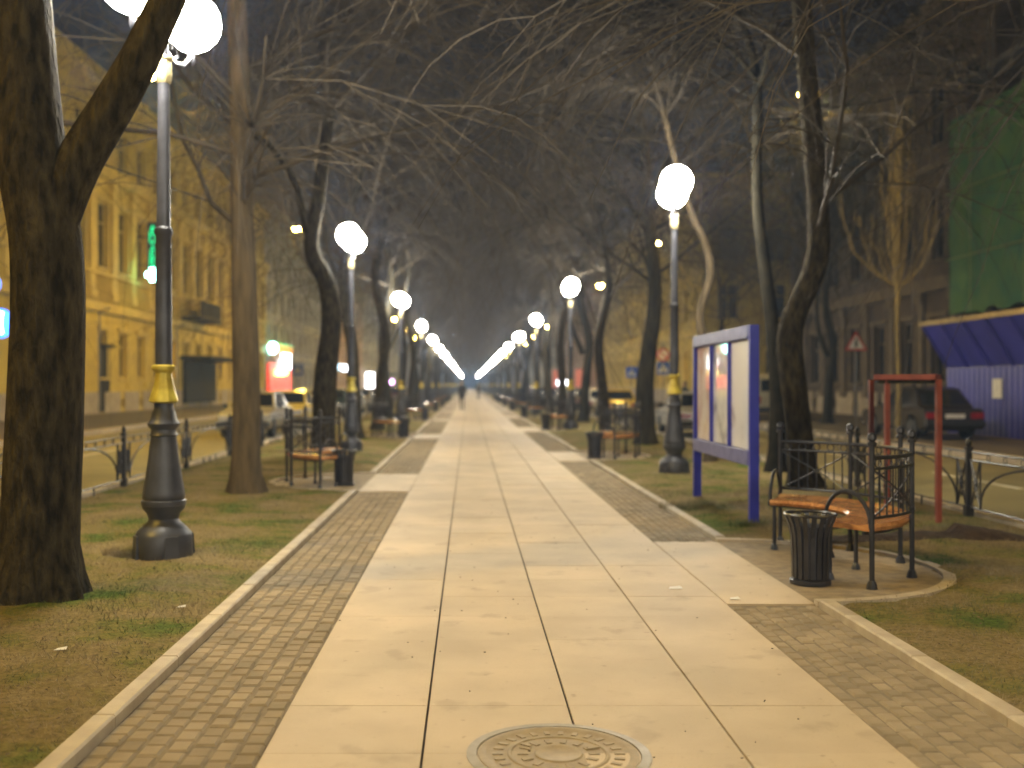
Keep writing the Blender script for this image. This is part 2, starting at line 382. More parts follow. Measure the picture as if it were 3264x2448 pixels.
for _ in range(2600):
    sd = rnd.random() < .5; x0, x1 = ((-5.1, KL[0]) if sd else (KR[1], 5.75)); y = 3+24*rnd.random()**1.3
    x = (x1-abs(rnd.gauss(0, .35)) if sd else x0+abs(rnd.gauss(0, .35))) if rnd.random() < .35 else rnd.uniform(x0+.05, x1-.05)
    if not (x0 < x < x1) or inpad(x, y): continue
    z = vz(x, y, x0, x1)+.012; a = rnd.uniform(0, 6.3); s_ = rnd.uniform(.006, .018); ca, sa = math.cos(a)*s_, math.sin(a)*s_
    lv.add([(x-ca, y-sa, z), (x+sa*.5, y-ca*.5, z+rnd.uniform(0, .008)), (x+ca, y+sa, z+rnd.uniform(0, .006)), (x-sa*.5, y+ca*.5, z+.004)], [(0,1,2,3)])
for _ in range(160):
    x = rnd.choice([rnd.uniform(KL[1], PX0), rnd.uniform(PX1, KR[0])]); y = rnd.uniform(3.5, 18); a = rnd.uniform(0, 6.3); s_ = rnd.uniform(.005, .013); ca, sa = math.cos(a)*s_, math.sin(a)*s_
    lv.add([(x-ca, y-sa, .008), (x+sa*.5, y-ca*.5, .012), (x+ca, y+sa, .010), (x-sa*.5, y+ca*.5, .009)], [(0,1,2,3)])
lo_ = lv.build('leaf_litter', pmat('dead leaves', (0.20, 0.13, 0.06), (0.07, 0.045, 0.022), 30, .8, island=.5)); tag(lo_, 'small dry leaves scattered over the verges and sett strips', 'leaves'); lo_['kind'] = 'stuff'
# spoil heap of dark soil by the red frame
so = MB(); nx, ny = 26, 10
for j in range(ny+1):
    for i in range(nx+1):
        u, v = i/nx*2-1, j/ny*2-1
        e = max(0, 1-u*u)*max(0, 1-v*v)
        so.v.append((4.35+u*1.05+0.02*noise.noise(Vector((u*4, v*4, 0))), 9.95+v*0.20+0.06*noise.noise(Vector((u*3, 1, v))), 0.03+e*(0.05+0.06*abs(noise.noise(Vector((u*5, v*3, 2)))))+(0.09 if u > .25 else 0)*e))
for j in range(ny):
    for i in range(nx): a = j*(nx+1)+i; so.f.append((a, a+1, a+nx+2, a+nx+1)); so.mi.append(0)
o = so.build('soil_heap', M['soil'], smooth=True); tag(o, 'low ridge of dark dug soil on the grass behind the nearest right bench', 'soil'); o['kind'] = 'stuff'
# manhole
mh = thing('manhole_cover', 'round rusty iron manhole cover set in the path slabs', 'manhole cover', (0.366, 4.23, 0))
b = MB(); b.lathe([(0.375, -0.03), (0.375, 0.004), (0.335, 0.006), (0.33, -0.004), (0.33, -0.03)], 48); b.build('frame', M['steelrim'], mh, True)
b = MB(); b.lathe([(0.326, -0.03), (0.326, 0.0045), (0.295, 0.006), (0.288, 0.001), (0.21, 0.001), (0.205, 0.006), (0.195, 0.006), (0.19, 0.001), (0.10, 0.001), (0.095, 0.006), (0.085, 0.006), (0.08, 0.003), (0.001, 0.004)], 48)
for r0, n, w in ((0.248, 26, .03), (0.145, 14, .032)):
    for k in range(n):
        a = 2*PI*k/n; b.box((r0*math.cos(a), r0*math.sin(a), 0.0035), (w*1.4, w*.75, 0.003), Matrix.Rotation(a, 3, 'Z'))
for a in (0.4, 2.5): b.box((0.16*math.cos(a), .16*math.sin(a), .006), (.05, .02, .004), Matrix.Rotation(a, 3, 'Z'))
b.build('lid', M['manhole'], mh, True)
# litter on the ground
for (x, y, s, lab) in ((1.52, 7.66, .05, 'pale scrap of paper on the slabs in front of the litter bin'), (1.86, 7.28, .035, 'tiny yellowish scrap at the corner of the sett strip'),
                    (3.6, 5.95, .03, 'small pale scrap on the grass right of the kerb'), (-2.25, 5.75, .035, 'small white scrap on the grass below the big tree'), (-1.9, 6.9, .03, 'tiny pale scrap lying beside the left kerb')):
    b = MB(); b.add([(-s, -s*.5, 0), (s, -s*.6, .004), (s*.8, s*.5, .012), (-s*.7, s*.6, .002), (-s, -s*.5, -.002), (s, -s*.6, .002), (s*.8, s*.5, .010), (-s*.7, s*.6, 0)], [(0,1,2,3),(7,6,5,4),(0,4,5,1),(1,5,6,2),(2,6,7,3),(3,7,4,0)])
    zz = 0.006 if abs(x-1.7) < .35 else vz(x, y, *((-5.1, KL[0]) if x < 0 else (KR[1], 5.75)))+.01
    tag(b.build('paper_scrap', M['paper'], loc=(x, y, zz)), lab, 'litter', 'scraps of litter')
# stray chips on the slabs
dk = MB()
for _ in range(90):
    x, y = rnd.uniform(PX0, PX1), rnd.uniform(3.9, 14); s = rnd.uniform(.003, .007)
    dk.box((x, y, .0022), (s*1.6, s, .003), Matrix.Rotation(rnd.uniform(0, 3), 3, 'Z'))
o = dk.build('grit', M['slabgap']); tag(o, 'dark grit and crumbs scattered over the path slabs', 'grit'); o['kind'] = 'stuff'

# ------------------------------------------------------------------ lamp posts
def make_lamp():
    t = thing('lamp_post', '', 'lamp post', group='cast iron lamp posts along the path')
    lob = lambda a, z: 1+0.06*max(0, 1-z/0.27)*math.cos(4*a) if z < 0.3 else 1
    b = MB(); b.lathe([(.235, 0), (.245, .03), (.24, .19), (.225, .225), (.18, .27), (.135, .31), (.125, .335), (.14, .38), (.175, .42), (.185, .45)], 32, mod=lob)
    for k in range(4):
        a = PI/4+PI/2*k; b.box((.2*math.cos(a), .2*math.sin(a), .1), (.11, .13, .2), Matrix.Rotation(a, 3, 'Z'), taper=.8)
    b.build('base', M['iron'], t, True)
    flute = lambda a, z: 1+0.018*math.cos(12*a)
    b = MB(); b.lathe([(.185, .452), (.185, .49), (.17, .5), (.178, .52), (.172, .56), (.135, .8), (.112, .98), (.105, 1.04), (.118, 1.05), (.104, 1.07), (.104, 1.1), (.13, 1.13), (.134, 1.15), (.108, 1.19), (.10, 1.24), (.078, 1.28), (.08, 1.33)], 32, mod=flute)
    b.build('pedestal', M['iron'], t, True)
    sk = lambda a, z: 1+0.05*math.cos(8*a)
    b = MB(); b.lathe([(.09, 1.325), (.122, 1.34), (.118, 1.37), (.09, 1.45), (.072, 1.55), (.066, 1.585), (.085, 1.60), (.10, 1.615), (.10, 1.64), (.075, 1.655)], 32, mod=sk)
    b.build('gilt_collar', M['gold'], t, True)
    b = MB(); b.lathe([(.072, 1.63), (.07, 2.2), (.066, 2.76), (.078, 2.78), (.078, 2.82), (.06, 2.84), (.05, 4.05), (.05, 4.1)], 20); b.build('pole', M['iron'], t, True)
    b = MB(); b.lathe([(.05, 4.07), (.062, 4.09), (.07, 4.16), (.064, 4.24), (.06, 4.26), (.078, 4.28), (.078, 4.30), (.05, 4.31)], 20, mod=lambda a, z: 1+.05*math.cos(8*a)); b.build('gilt_vase', M['palegold'], t, True)
    b = MB(); b.lathe([(.04, 4.29), (.035, 4.5), (.05, 4.54), (.03, 4.6), (.02, 4.75), (.04, 4.8), (.005, 4.9)], 12)
    for s in (1, -1):
        b.tube([(0, s*.03, 4.36), (0, s*.18, 4.30), (0, s*.34, 4.33), (0, s*.45, 4.42), (0, s*.5, 4.52)], [.022, .02, .018, .018, .02], 8)
        b.tube([(0, s*.16, 4.31), (0, s*.24, 4.38), (0, s*.22, 4.45), (0, s*.15, 4.46), (0, s*.13, 4.40)], .011, 6)
        b.lathe([(.02, 4.50), (.05, 4.52), (.085, 4.55), (.09, 4.575), (.06, 4.58)], 14, (0, s*.5, 0))
        b.tube([(0, s*.5, 4.50), (0, s*.5, 4.40), (0, s*.5, 4.37)], [.02, .026, .006], 8)
    b.build('bracket', M['iron'], t, True)
    for s in (1, -1):
        b = MB(); b.ball((0, 0, 0), .26, 16, 10); g = b.build('globe', M['glow'], t, True, loc=(0, s*.5, 4.76))  # radius enlarged beyond the real globe to take in its bloom
    return t
lamp0 = make_lamp()
LY = [8.95, 23.3, 40.3, 58, 76]; LY = [-24, -8] + LY + [94+18*k for k in range(18)]
RY = [-17.5, -0.3, 17.3, 34.9, 52.6, 70.5] + [88.5+18*k for k in range(18)]
first = True; n = 0
for side, ys, X in (('left', LY, -2.62), ('right', RY, 3.42)):
    for i, y in enumerate(ys):
        v = i-2
        if y < 0: lab = 'black lamp post %s of the path, %s' % (side, ('just behind the viewer', 'farthest behind the viewer')[i == 0]); lab = lab + ', twin globes'
        elif v == 0: lab = {'left': 'tall lamp post with yellow collar in the grass beside the big left tree', 'right': 'lamp post with twin lit globes standing just behind the blue notice board'}[side]
        elif v < 8: lab = 'lamp post with lit white globes, %s in the row %s of the path' % (ORD[v], side)
        else: lab = 'far lamp posts shrinking into the bright line of lights %s of the path' % side
        rz = {('left', 0): .0}.get((side, v), 0)
        if side == 'left' and v == 0: rz = -0.23
        elif side == 'right' and v == 0: rz = -0.13 + .0
        elif abs(y) > 0: rz = rnd.uniform(-.15, .15)
        if first: lamp0.location = (X, y, 0.02); lamp0['label'] = lab; first = False
        else: dup(lamp0, (X, y, 0.02), rz, lab)

# ------------------------------------------------------------------ road lamps on span wires
def make_roadlamp(mat, wirelen):
    t = thing('road_lamp', '', 'street light', group='road lamps hung above the roads')
    b = MB(); b.tube([(-wirelen, 0, .9), (-wirelen/2, 0, .5), (0, 0, .33), (wirelen/2, 0, .5), (wirelen, 0, .9)], .012, 5); b.build('span_wire', M['black'], t)
    b = MB(); b.lathe([(.03, .34), (.04, .2), (.16, .16), (.25, .05), (.27, -.05), (.25, -.05), (.2, .0), (.12, .01)], 18); b.build('housing', M['metal'], t, True)
    b = MB(); b.lathe([(.22, -.002), (.22, -.09), (.16, -.18), (.02, -.22)], 14); b.build('lens', mat, t, True)
    return t
def place_roadlamps(proto, spots, side):
    for i, (x, y, z) in enumerate(spots):
        if y < 0: lab = 'hanging road lamp over the %s road behind the viewer' % side
        elif i <= 6: lab = 'small bright lamp hanging over the %s road, %s one from the viewer' % (side, ORD[i-1] if i else 'nearest')
        else: lab = 'far hanging road lamps as tiny dots above the %s road' % side
        if i == 0: proto.location = (x, y, z); proto['label'] = lab
        else: dup(proto, (x, y, z), 0, lab)
ls = [(-9, 4, 10.2), (-9, 29.3, 10.3), (-9, 54.7, 9.8)]+[(-9.2, 80+25*k, 9.8) for k in range(9)]
place_roadlamps(make_roadlamp(M['sodium'], 9), ls, 'left')
rs = [(8.6, 4.0, 8.4), (8.0, 24.5, 8.4), (8.05, 45, 7.7), (8.1, 64, 7.7), (8.0, 85, 7.6)]+[(8.2, 107+22*k, 7.6) for k in range(8)]
place_roadlamps(make_roadlamp(M['whitelamp'], 9), rs, 'right')

# ------------------------------------------------------------------ railings along the verges
def make_fence(x, y0, n, side, lab):
    t = thing('railing', lab, 'railing', (x, y0, 0.03))
    P = 3.35; H = 0.78
    pb = MB(); pb.box((0, 0, H*.5), (.055, .055, H)); pb.box((0, 0, .06), (.085, .085, .12)); pb.box((0, 0, H-.02), (.075, .075, .03)); pb.lathe([(.02, H), (.03, H+.02), (.035, H+.05), (.02, H+.08), (.004, H+.10)], 10)
    post = pb.build('post', M['blackiron'], t, True)
    q = MB(); r = .0125
    def bar(a, c, rr=r, nn=4): q.tube([a, c], rr, nn)
    for z in (H-.06, H-.15, .10): bar((0, .03, z), (0, P-.03, z), .011)
    for e, s in ((0, 1), (P, -1)):
        ys = [e+s*.06, e+s*.27]
        for yy in ys: bar((0, yy, .10), (0, yy, H-.15))
        for k in range(1):
            bar((0, ys[0], .10), (0, ys[1], H-.15)); bar((0, ys[1], .10), (0, ys[0], H-.15))
        q.ball((0, (ys[0]+ys[1])/2, (H-.05)/2), .03, 8, 6)
        mid = (ys[0]+ys[1])/2; zc = (H-.05)/2
        q.tube([(0, mid, zc+.16), (0, mid+.06, zc), (0, mid, zc-.16), (0, mid-.06, zc), (0, mid, zc+.16)], .006, 4, False)
    a0, a1 = .27, P-.27; c = P/2; R = (a1-a0)/2
    q.tube([(0, c-R*math.cos(PI*k/18), .10+(H-.25)*math.sin(PI*k/18)**.8) for k in range(19)], .0135, 5)
    for k in range(8):
        yy = .45+k*(P-.9)/7; q.tube([(0, yy+.035*math.cos(2*PI*j/8), H-.105+.035*math.sin(2*PI*j/8)) for j in range(9)], .006, 4, False)
    for yy in (P*.36, P*.5, P*.64): bar((0, yy, -.02), (0, yy, .10))
    pan = q.build('panel', M['blackiron'], t)
    for i in range(1, n+1):
        o = post.copy(); C.objects.link(o); o.parent = t; o.location = (0, i*P, 0)
        if i < n: o = pan.copy(); C.objects.link(o); o.parent = t; o.location = (0, i*P, 0)
    return t
make_fence(-5.0, 15.1-3.35*4, 34, 'left', 'low black arched iron railing between the left verge and the left road')
make_fence(5.62, 11.7-3.35*3, 34, 'right', 'low black iron railing with crossed panels along the right road')

# ------------------------------------------------------------------ curved benches
def make_bench():
    t = thing('curved_bench', '', 'bench', group='curved benches on the round pads')
    ri, ro, a0, a1 = .80, 1.24, math.radians(-62), math.radians(62)
    P = lambda r, a, z: (r*math.cos(a), r*math.sin(a), z)
    b = MB(); n = 40
    for k in range(n):
        u0 = a0+(a1-a0)*(k+.07)/n; u1 = a0+(a1-a0)*(k+.93)/n
        def prof(a): return [P(ri, a, .405), P(ri-.02, a, .43), P(ri+.0, a, .455), P(ri+.15, a, .448), P(ro-.1, a, .452), P(ro, a, .47), P(ro+.015, a, .445), P(ro, a, .415), P(ri+.2, a, .415)]
        A, B = prof(u0), prof(u1); m = len(A)
        b.add(A+B, [tuple(range(m))[::-1], tuple(range(m, 2*m))]+[(i, (i+1) % m, m+(i+1) % m, m+i) for i in range(m)])
    b.build('seat', M['wood'], t)
    b = MB()
    for r in (ri+.06, ro-.05): b.tube([P(r, a0+(a1-a0)*k/24, .398) for k in range(25)], .014, 6)
    b.build('seat_frame', M['blackiron'], t, True)
    for k in range(4):
        a = a0+(a1-a0)*(k/3); a = max(min(a, a1-.04), a0+.04)
        b = MB(); b.tube([P(ri+.04, a, 0), P(ri+.04, a, .40)], .018, 8); b.lathe([(.035, 0), (.03, .03), (.02, .05)], 8, P(ri+.04, a, 0)); b.build('leg', M['blackiron'], t, True)
    ang = [a0, a0+(a1-a0)*.25, (a0+a1)/2, a0+(a1-a0)*.75, a1]
    for a in ang:
        b = MB(); b.tube([P(ro+.03, a, 0), P(ro+.03, a, 1.06)], .020, 8); b.lathe([(.04, 0), (.035, .03), (.024, .06)], 8, P(ro+.03, a, 0))
        b.lathe([(.034, 1.05), (.036, 1.07), (.02, 1.085), (.034, 1.10), (.03, 1.13), (.005, 1.15)], 10, P(ro+.03, a, 0)); b.build('post', M['blackiron'], t, True)
    q = MB(); R = ro+.03
    for z, rr in ((.96, .016), (.88, .011), (.52, .013)): q.tube([P(R, a0+(a1-a0)*k/32, z) for k in range(33)], rr, 6)
    for s in range(4):
        u0, u1 = ang[s], ang[s+1]
        for k in range(1, 8):
            a = u0+(u1-u0)*k/8; q.tube([P(R, a, .52), P(R, a, .88)], .0075, 4)
        q.tube([P(R, u0+(u1-u0)*j/6, .52+.36*j/6) for j in range(7)], .008, 4); q.tube([P(R, u0+(u1-u0)*j/6, .88-.36*j/6) for j in range(7)], .008, 4)
        for j in range(5):
            a = u0+(u1-u0)*(j+.5)/5; q.tube([P(R, a+.028*math.cos(2*PI*m/8), .92+.034*math.sin(2*PI*m/8)) for m in range(9)], .006, 4, False)
    q.build('back_railing', M['blackiron'], t)
    for a in (a0, a1):
        b = MB(); L = ro-ri; b.tube([P(ri+.02+(L)*(1-math.cos(PI*k/12))/2, a, .44+.26*math.sin(PI*k/12)) for k in range(13)], .016, 8)
        b.tube([P(ri+.02, a, .40), P(ri+.02, a, .44)], .02, 6); b.build('armrest', M['blackiron'], t, True)
    return t
def make_bin():
    t = thing('litter_bin', '', 'litter bin', group='flared slatted litter bins beside the benches')
    b = MB(); n = 18
    prof = [(.125, .05), (.128, .2), (.135, .36), (.155, .45), (.185, .52)]
    for k in range(n):
        a = 2*PI*k/n; ca, sa = math.cos(a), math.sin(a); tx, ty = -sa*.017, ca*.017
        vs = []
        for r, z in prof: vs += [(r*ca-tx, r*sa-ty, z), (r*ca+tx, r*sa+ty, z), ((r+.008)*ca+tx, (r+.008)*sa+ty, z), ((r+.008)*ca-tx, (r+.008)*sa-ty, z)]
        fs = []
        for i in range(len(prof)-1):
            for j in range(4): fs.append((i*4+j, i*4+(j+1) % 4, i*4+4+(j+1) % 4, i*4+4+j))
        b.add(vs, fs)
    b.build('slats', M['blackiron'], t)
    b = MB(); b.lathe([(.118, .055), (.12, .2), (.126, .36), (.135, .44), (.13, .44), (.115, .1)], 24); b.build('liner', M['iron'], t, True)
    b = MB(); b.lathe([(.115, 0), (.15, .005), (.15, .035), (.12, .05)], 24); b.build('foot', M['blackiron'], t, True)
    b = MB(); b.tube([(.185*math.cos(2*PI*k/24), .185*math.sin(2*PI*k/24), .525) for k in range(25)], .012, 6, False); b.build('rim', M['blackiron'], t, True)
    return t
bench0, bin0 = make_bench(), make_bin(); fb = True
for side, gaps in (('right', gapsR[:8]), ('left', gapsL[:7])):
    for i, g in enumerate(gaps):
        rz = 0 if side == 'right' else PI
        lx = KR[0]-.02 if side == 'right' else KL[1]+.02
        if i == 0: lab = {'right': 'large near curved wooden bench with iron railing beside the blue notice board', 'left': 'curved bench behind the straight trunk left of the path, its seat catching white light'}[side]
        else: lab = 'curved iron-backed bench, %s from the viewer on the %s side of the path' % (ORD[i], side)
        loc = (lx, g+(.2 if side == 'right' else 0), .004)
        lb = {'right': 'near litter bin standing before the curved bench at lower right', 'left': 'litter bin at the path end of the nearest left bench'}[side] if i == 0 else 'dark litter bin by the %s bench on the %s side' % (ORD[i], side)
        bl = (2.57, g-.72, .005) if side == 'right' else (-1.85, g-.6, .005)
        if fb:
            bench0.location = loc; bench0['label'] = lab; bin0.location = bl; bin0['label'] = lb; fb = False
        else: dup(bench0, loc, rz, lab); dup(bin0, bl, 0, lb)

# ------------------------------------------------------------------ blue notice board
nb = thing('notice_board', 'tall blue notice board with three glazed poster panes beside the path', 'notice board', (3.02, 0, 0))
y0, y1 = 11.02, 13.75; zt, zb = 2.14, .66
for yy in (y0, y1):
    b = MB(); b.box((0, yy, 1.07), (.10, .07, 2.14)); b.build('post', M['blue'], nb, bevel=.006)
b = MB(); b.box((0, (y0+y1)/2, zt-.075), (.11, y1-y0-.072, .15)); b.box((-.062, (y0+y1)/2, zt-.13), (.02, y1-y0-.072, .02)); b.build('top_beam', M['bluegrey'], nb, bevel=.006)
b = MB(); b.box((0, (y0+y1)/2, zb+.06), (.11, y1-y0-.072, .16)); b.build('bottom_beam', M['bluegrey'], nb, bevel=.006)
b = MB(); b.box((.045, (y0+y1)/2, (zt+zb)/2), (.012, y1-y0-.072, zt-zb-.29)); b.build('back_panel', M['bluegrey'], nb)
w = (y1-y0-.07)/3
def poster_mat(i):
    m, nt, p = new_mat('poster print'); t = nt.nodes.new('ShaderNodeTexCoord')
    n = nt.nodes.new('ShaderNodeTexNoise'); n.inputs['Scale'].default_value = (2.2, 2.8, 1.7)[i]; n.inputs['Detail'].default_value = 3
    mp = nt.nodes.new('ShaderNodeMapping'); mp.inputs['Location'].default_value = (i*7, i*3, i); nt.links.new(t.outputs['Object'], mp.inputs[0]); nt.links.new(mp.outputs[0], n.inputs['Vector'])
    r = nt.nodes.new('ShaderNodeValToRGB'); e = r.color_ramp.elements
    cols = [((.64, .50, .42), (.55, .30, .22), (.76, .68, .62)), ((.50, .50, .54), (.26, .26, .30), (.72, .72, .74)), ((.80, .78, .78), (.42, .36, .36), (.86, .84, .84))][i]
    e[0].position = .36; e[0].color = (*cols[1], 1); e[1].position = .60; e[1].color = (*cols[2], 1); k = e.new(.46); k.color = (*cols[0], 1)
    nt.links.new(n.outputs[0], r.inputs[0]); nt.links.new(r.outputs[0], p.inputs['Base Color'])
    p.inputs['Roughness'].default_value = .55; p.inputs['Coat Weight'].default_value = 1.0; p.inputs['Coat Roughness'].default_value = .03; p.inputs['Coat IOR'].default_value = 1.9
    return m
for k in range(3):
    yc = y0+.035+w*(k+.5)
    b = MB(); b.box((-.005, yc, (zt+zb)/2-.005), (.01, w-.05, zt-zb-.30)); b.build('poster', poster_mat(2-k), nb)
for k in (1, 2):
    b = MB(); b.box((-.02, y0+.035+w*k, (zt+zb)/2-.005), (.06, .05, zt-zb-.30)); b.build('mullion', M['blue'], nb, bevel=.004)

# ------------------------------------------------------------------ red frame on the verge
rf = thing('red_metal_frame', 'rusty red four-legged metal frame with a flat roof on the grass behind the bench', 'metal frame', (0, 0, 0))
for (x, y) in ((4.57, 11.37), (5.0, 11.07), (4.63, 11.97), (5.24, 11.62)):
    b = MB(); b.box((x, y, .78), (.05, .05, 1.56)); b.build('leg', M['redpaint'], rf)
b = MB(); rot = Matrix.Rotation(-.52, 3, 'Z'); b.box((4.86, 11.51, 1.585), (.62, .66, .06), rot); b.build('roof', M['redpaint'], rf, bevel=.005)
b = MB(); b.box((4.86, 11.51, 1.535), (.54, .58, .035), rot); b.build('roof_tray', M['barkdark'], rf)

# ------------------------------------------------------------------ vehicles
M['paint'] = pmat('car paint', (0.30, 0.27, 0.20), (0.28, 0.25, 0.18), 3, 0.22)
def paint(name, c, r=.13): return pmat(name, c, tuple(x*.9 for x in c), 3, r)
def arch(yc, r, n=10): return [(yc+r*math.cos(PI*k/n), .30+r*math.sin(PI*k/n)) for k in range(n+1)]
def wheel_into(t, x, y, r=.30, wd=.18):
    b = MB(); b.lathe([(r*.62, -wd/2), (r*.95, -wd/2), (r, -wd*.3), (r, wd*.3), (r*.95, wd/2), (r*.62, wd/2)], 22, axis='x'); o = b.build('wheel', M['black'], t, True, loc=(x, y, r))
    s = 1 if x > 0 else -1
    b = MB(); b.lathe([(r*.62, s*(wd/2-.03)), (r*.5, s*(wd/2-.015)), (r*.2, s*(wd/2)), (.01, s*wd/2)], 16, axis='x'); b.build('rim', M['chrome'], o, True)
def make_sedan():
    t = thing('parked_car', '', 'car', group='cars parked beside the railings')
    lo = [(-2.02, .30), (-2.08, .42), (-2.07, .60), (-2.0, .84), (-1.25, .90), (.75, .90), (1.0, .87), (1.95, .74), (2.05, .60), (2.06, .38), (1.98, .26)]
    poly = lo+arch(1.28, .36)+arch(-1.25, .36)
    poly = [p for p in poly]
    b = MB(); b.prism([(y, max(z, .22)) for y, z in poly], -.80, .80); b.build('body', M['paint'], t, bevel=.035)
    b = MB(); b.box((0, 0, .34), (1.4, 3.6, .2)); b.build('underbody', M['black'], t)
    ca = [(-1.62, .88), (-1.12, 1.36), (-.9, 1.40), (.05, 1.40), (.22, 1.36), (.85, .88)]
    b = MB(); vs = []
    for x, k in ((.74, 0), (.58, 1)):
        pass
    n = len(ca)
    for s in (-1, 1):
        for (y, z) in ca: vs.append((s*(.75-(z-.88)*.30), y, z))
    b.add(vs, [tuple(range(n)), tuple(range(n, 2*n))[::-1]]+[(i+n, (i+1) % n+n, (i+1) % n, i) for i in range(n)]); b.build('cabin', M['paint'], t, bevel=.03)
    def sidepane(s, ys):
        b = MB(); pts = [(ys[0], .93), (ys[1], .93), (ys[2], 1.33), (ys[3], 1.33)]
        o = [(s*(.75-(z-.88)*.30+.004), y, z) for y, z in pts]; i = [(x-s*.02, y, z) for x, y, z in o]
        b.add(o+i, [(0,1,2,3),(7,6,5,4),(0,4,5,1),(1,5,6,2),(2,6,7,3),(3,7,4,0)]); b.build('side_window', M['glass'], t)
    for s in (-1, 1):
        sidepane(s, (-.33, .68, .17, -.28)); sidepane(s, (-1.02, -.40, -.35, -.88)); 
    def pane(name, A, B, w0, w1, d):
        b = MB(); (ya, za), (yb, zb_) = A, B; nrm = Vector((0, zb_-za, -(yb-ya))).normalized()*d
        o = [Vector(q)+nrm for q in ((-w0, ya, za), (w0, ya, za), (w1, yb, zb_), (-w1, yb, zb_))]; i = [q-nrm*4 for q in o]
        b.add(o+i, [(0,1,2,3),(7,6,5,4),(0,4,5,1),(1,5,6,2),(2,6,7,3),(3,7,4,0)]); b.build(name, M['glass'], t)
    pane('rear_window', (-1.56, .94), (-1.17, 1.31), .64, .54, -.004); pane('windscreen', (.78, .94), (.27, 1.32), .66, .55, .004)
    for s in (-1, 1):
        for y in (1.28, -1.25): wheel_into(t, s*.72, y)
        b = MB(); b.box((s*.60, -2.085, .66), (.34, .03, .16)); b.build('tail_light', M['tail'], t)
        b = MB(); b.box((s*.58, 2.04, .62), (.32, .05, .15)); b.build('headlight', M['lens'], t)
        b = MB(); b.box((s*.86, .62, .95), (.13, .08, .11)); b.build('mirror', M['black'], t, bevel=.01)
        b = MB(); b.box((s*.79, -.36, .80), (.03, .14, .025)); b.build('door_handle', M['chrome'], t)
    b = MB(); b.box((0, -2.10, .44), (1.6, .12, .14)); b.build('rear_bumper', M['black'], t, bevel=.02)
    b = MB(); b.box((0, 2.09, .42), (1.6, .12, .14)); b.build('front_bumper', M['black'], t, bevel=.02)
    b = MB(); b.box((0, -2.095, .645), (.52, .02, .115)); b.build('number_plate', M['white'], t)
    b = MB(); b.box((0, 2.06, .62), (.74, .03, .13)); b.build('grille', M['black'], t)
    return t
car0 = make_sedan()
cols = {'sand': (.30, .25, .15), 'silver': (.34, .33, .31), 'dark green': (.03, .05, .04), 'white': (.55, .53, .48), 'dark': (.035, .030, .026), 'maroon': (.14, .03, .025), 'yellow': (.50, .36, .06), 'grey blue': (.12, .15, .2)}
SWP = {k: {M['paint']: paint(k+' car paint', c)} for k, c in cols.items()}
dup_first = car0
dup_first.location = (-6.75, 33.2, -.10); dup_first.rotation_euler = (0, 0, PI); dup_first['label'] = 'sand coloured parked car behind the railing left of the straight trunk'
spotsL = [(39.2, 'yellow', 'yellowish taxi-like car parked behind the leaning left tree'), (45.6, 'silver', 'silver car parked on the left road beyond the yellowish one'), (52, 'dark green', 'dark green car parked along the left railing'),
          (58.5, 'white', 'white car parked along the left railing, fifth in its row'), (65, 'sand', 'sand coloured car far along the left railing'), (71.5, 'maroon', 'maroon car parked far along the left railing'), (78, 'silver', 'silver car farther along the left railing, near the far benches')]
for y, c, lab in spotsL: dup(car0, (-6.75+rnd.uniform(-.1, .1), y, -.10), PI, lab, swap=SWP[c])
spotsR = [(33.5, 'silver', 'light grey car half hidden behind the blue notice board'), (50, 'yellow', 'yellow car gleaming between the two trunks right of the path'), (56.5, 'white', 'white car parked beyond the yellow one on the right'),
          (64, 'sand', 'sand coloured car beyond the white one along the right railing'), (71, 'grey blue', 'grey blue car parked far along the right railing'), (78, 'silver', 'silver car parked far along the right railing'), (85, 'maroon', 'maroon car farthest along the right railing')]
for y, c, lab in spotsR: dup(car0, (7.15+rnd.uniform(-.1, .1), y, -.10), 0, lab, swap=SWP[c])
c = dup(car0, (12.8, 29.6, .03), .03, 'dark boxy car parked before the blue hoarding, rear towards the viewer', swap=SWP['dark'], group='cars by the hoarding')
c.name = 'parked_car'
for i, y in enumerate([92+6.6*k for k in range(8)]):
    dup(car0, (-6.8, y, -.1), PI, 'distant cars parked in line along the left railing', swap=SWP[rnd.choice(list(cols))]); dup(car0, (7.2, y, -.1), 0, 'distant cars parked in line along the right railing', swap=SWP[rnd.choice(list(cols))])
# oncoming cars with lit headlights
M['headlit'] = emat('lit headlight', (.70, .82, 1.0), 160, (.9, .9, .9)); M['headblue'] = emat('lit bluish headlight', (.18, .45, 1.0), 420, (.6, .7, .9))
dup(car0, (9.7, 92, -.1), PI, 'oncoming car with bright white headlights on the right road', swap={M['lens']: M['headlit'], M['paint']: SWP['dark'][M['paint']]}, group='cars on the move')
dup(car0, (-7.2, 196, -.1), PI, 'oncoming car with blue-white headlights on the left road', swap={M['lens']: M['headblue'], M['paint']: SWP['dark'][M['paint']]}, group='cars on the move')
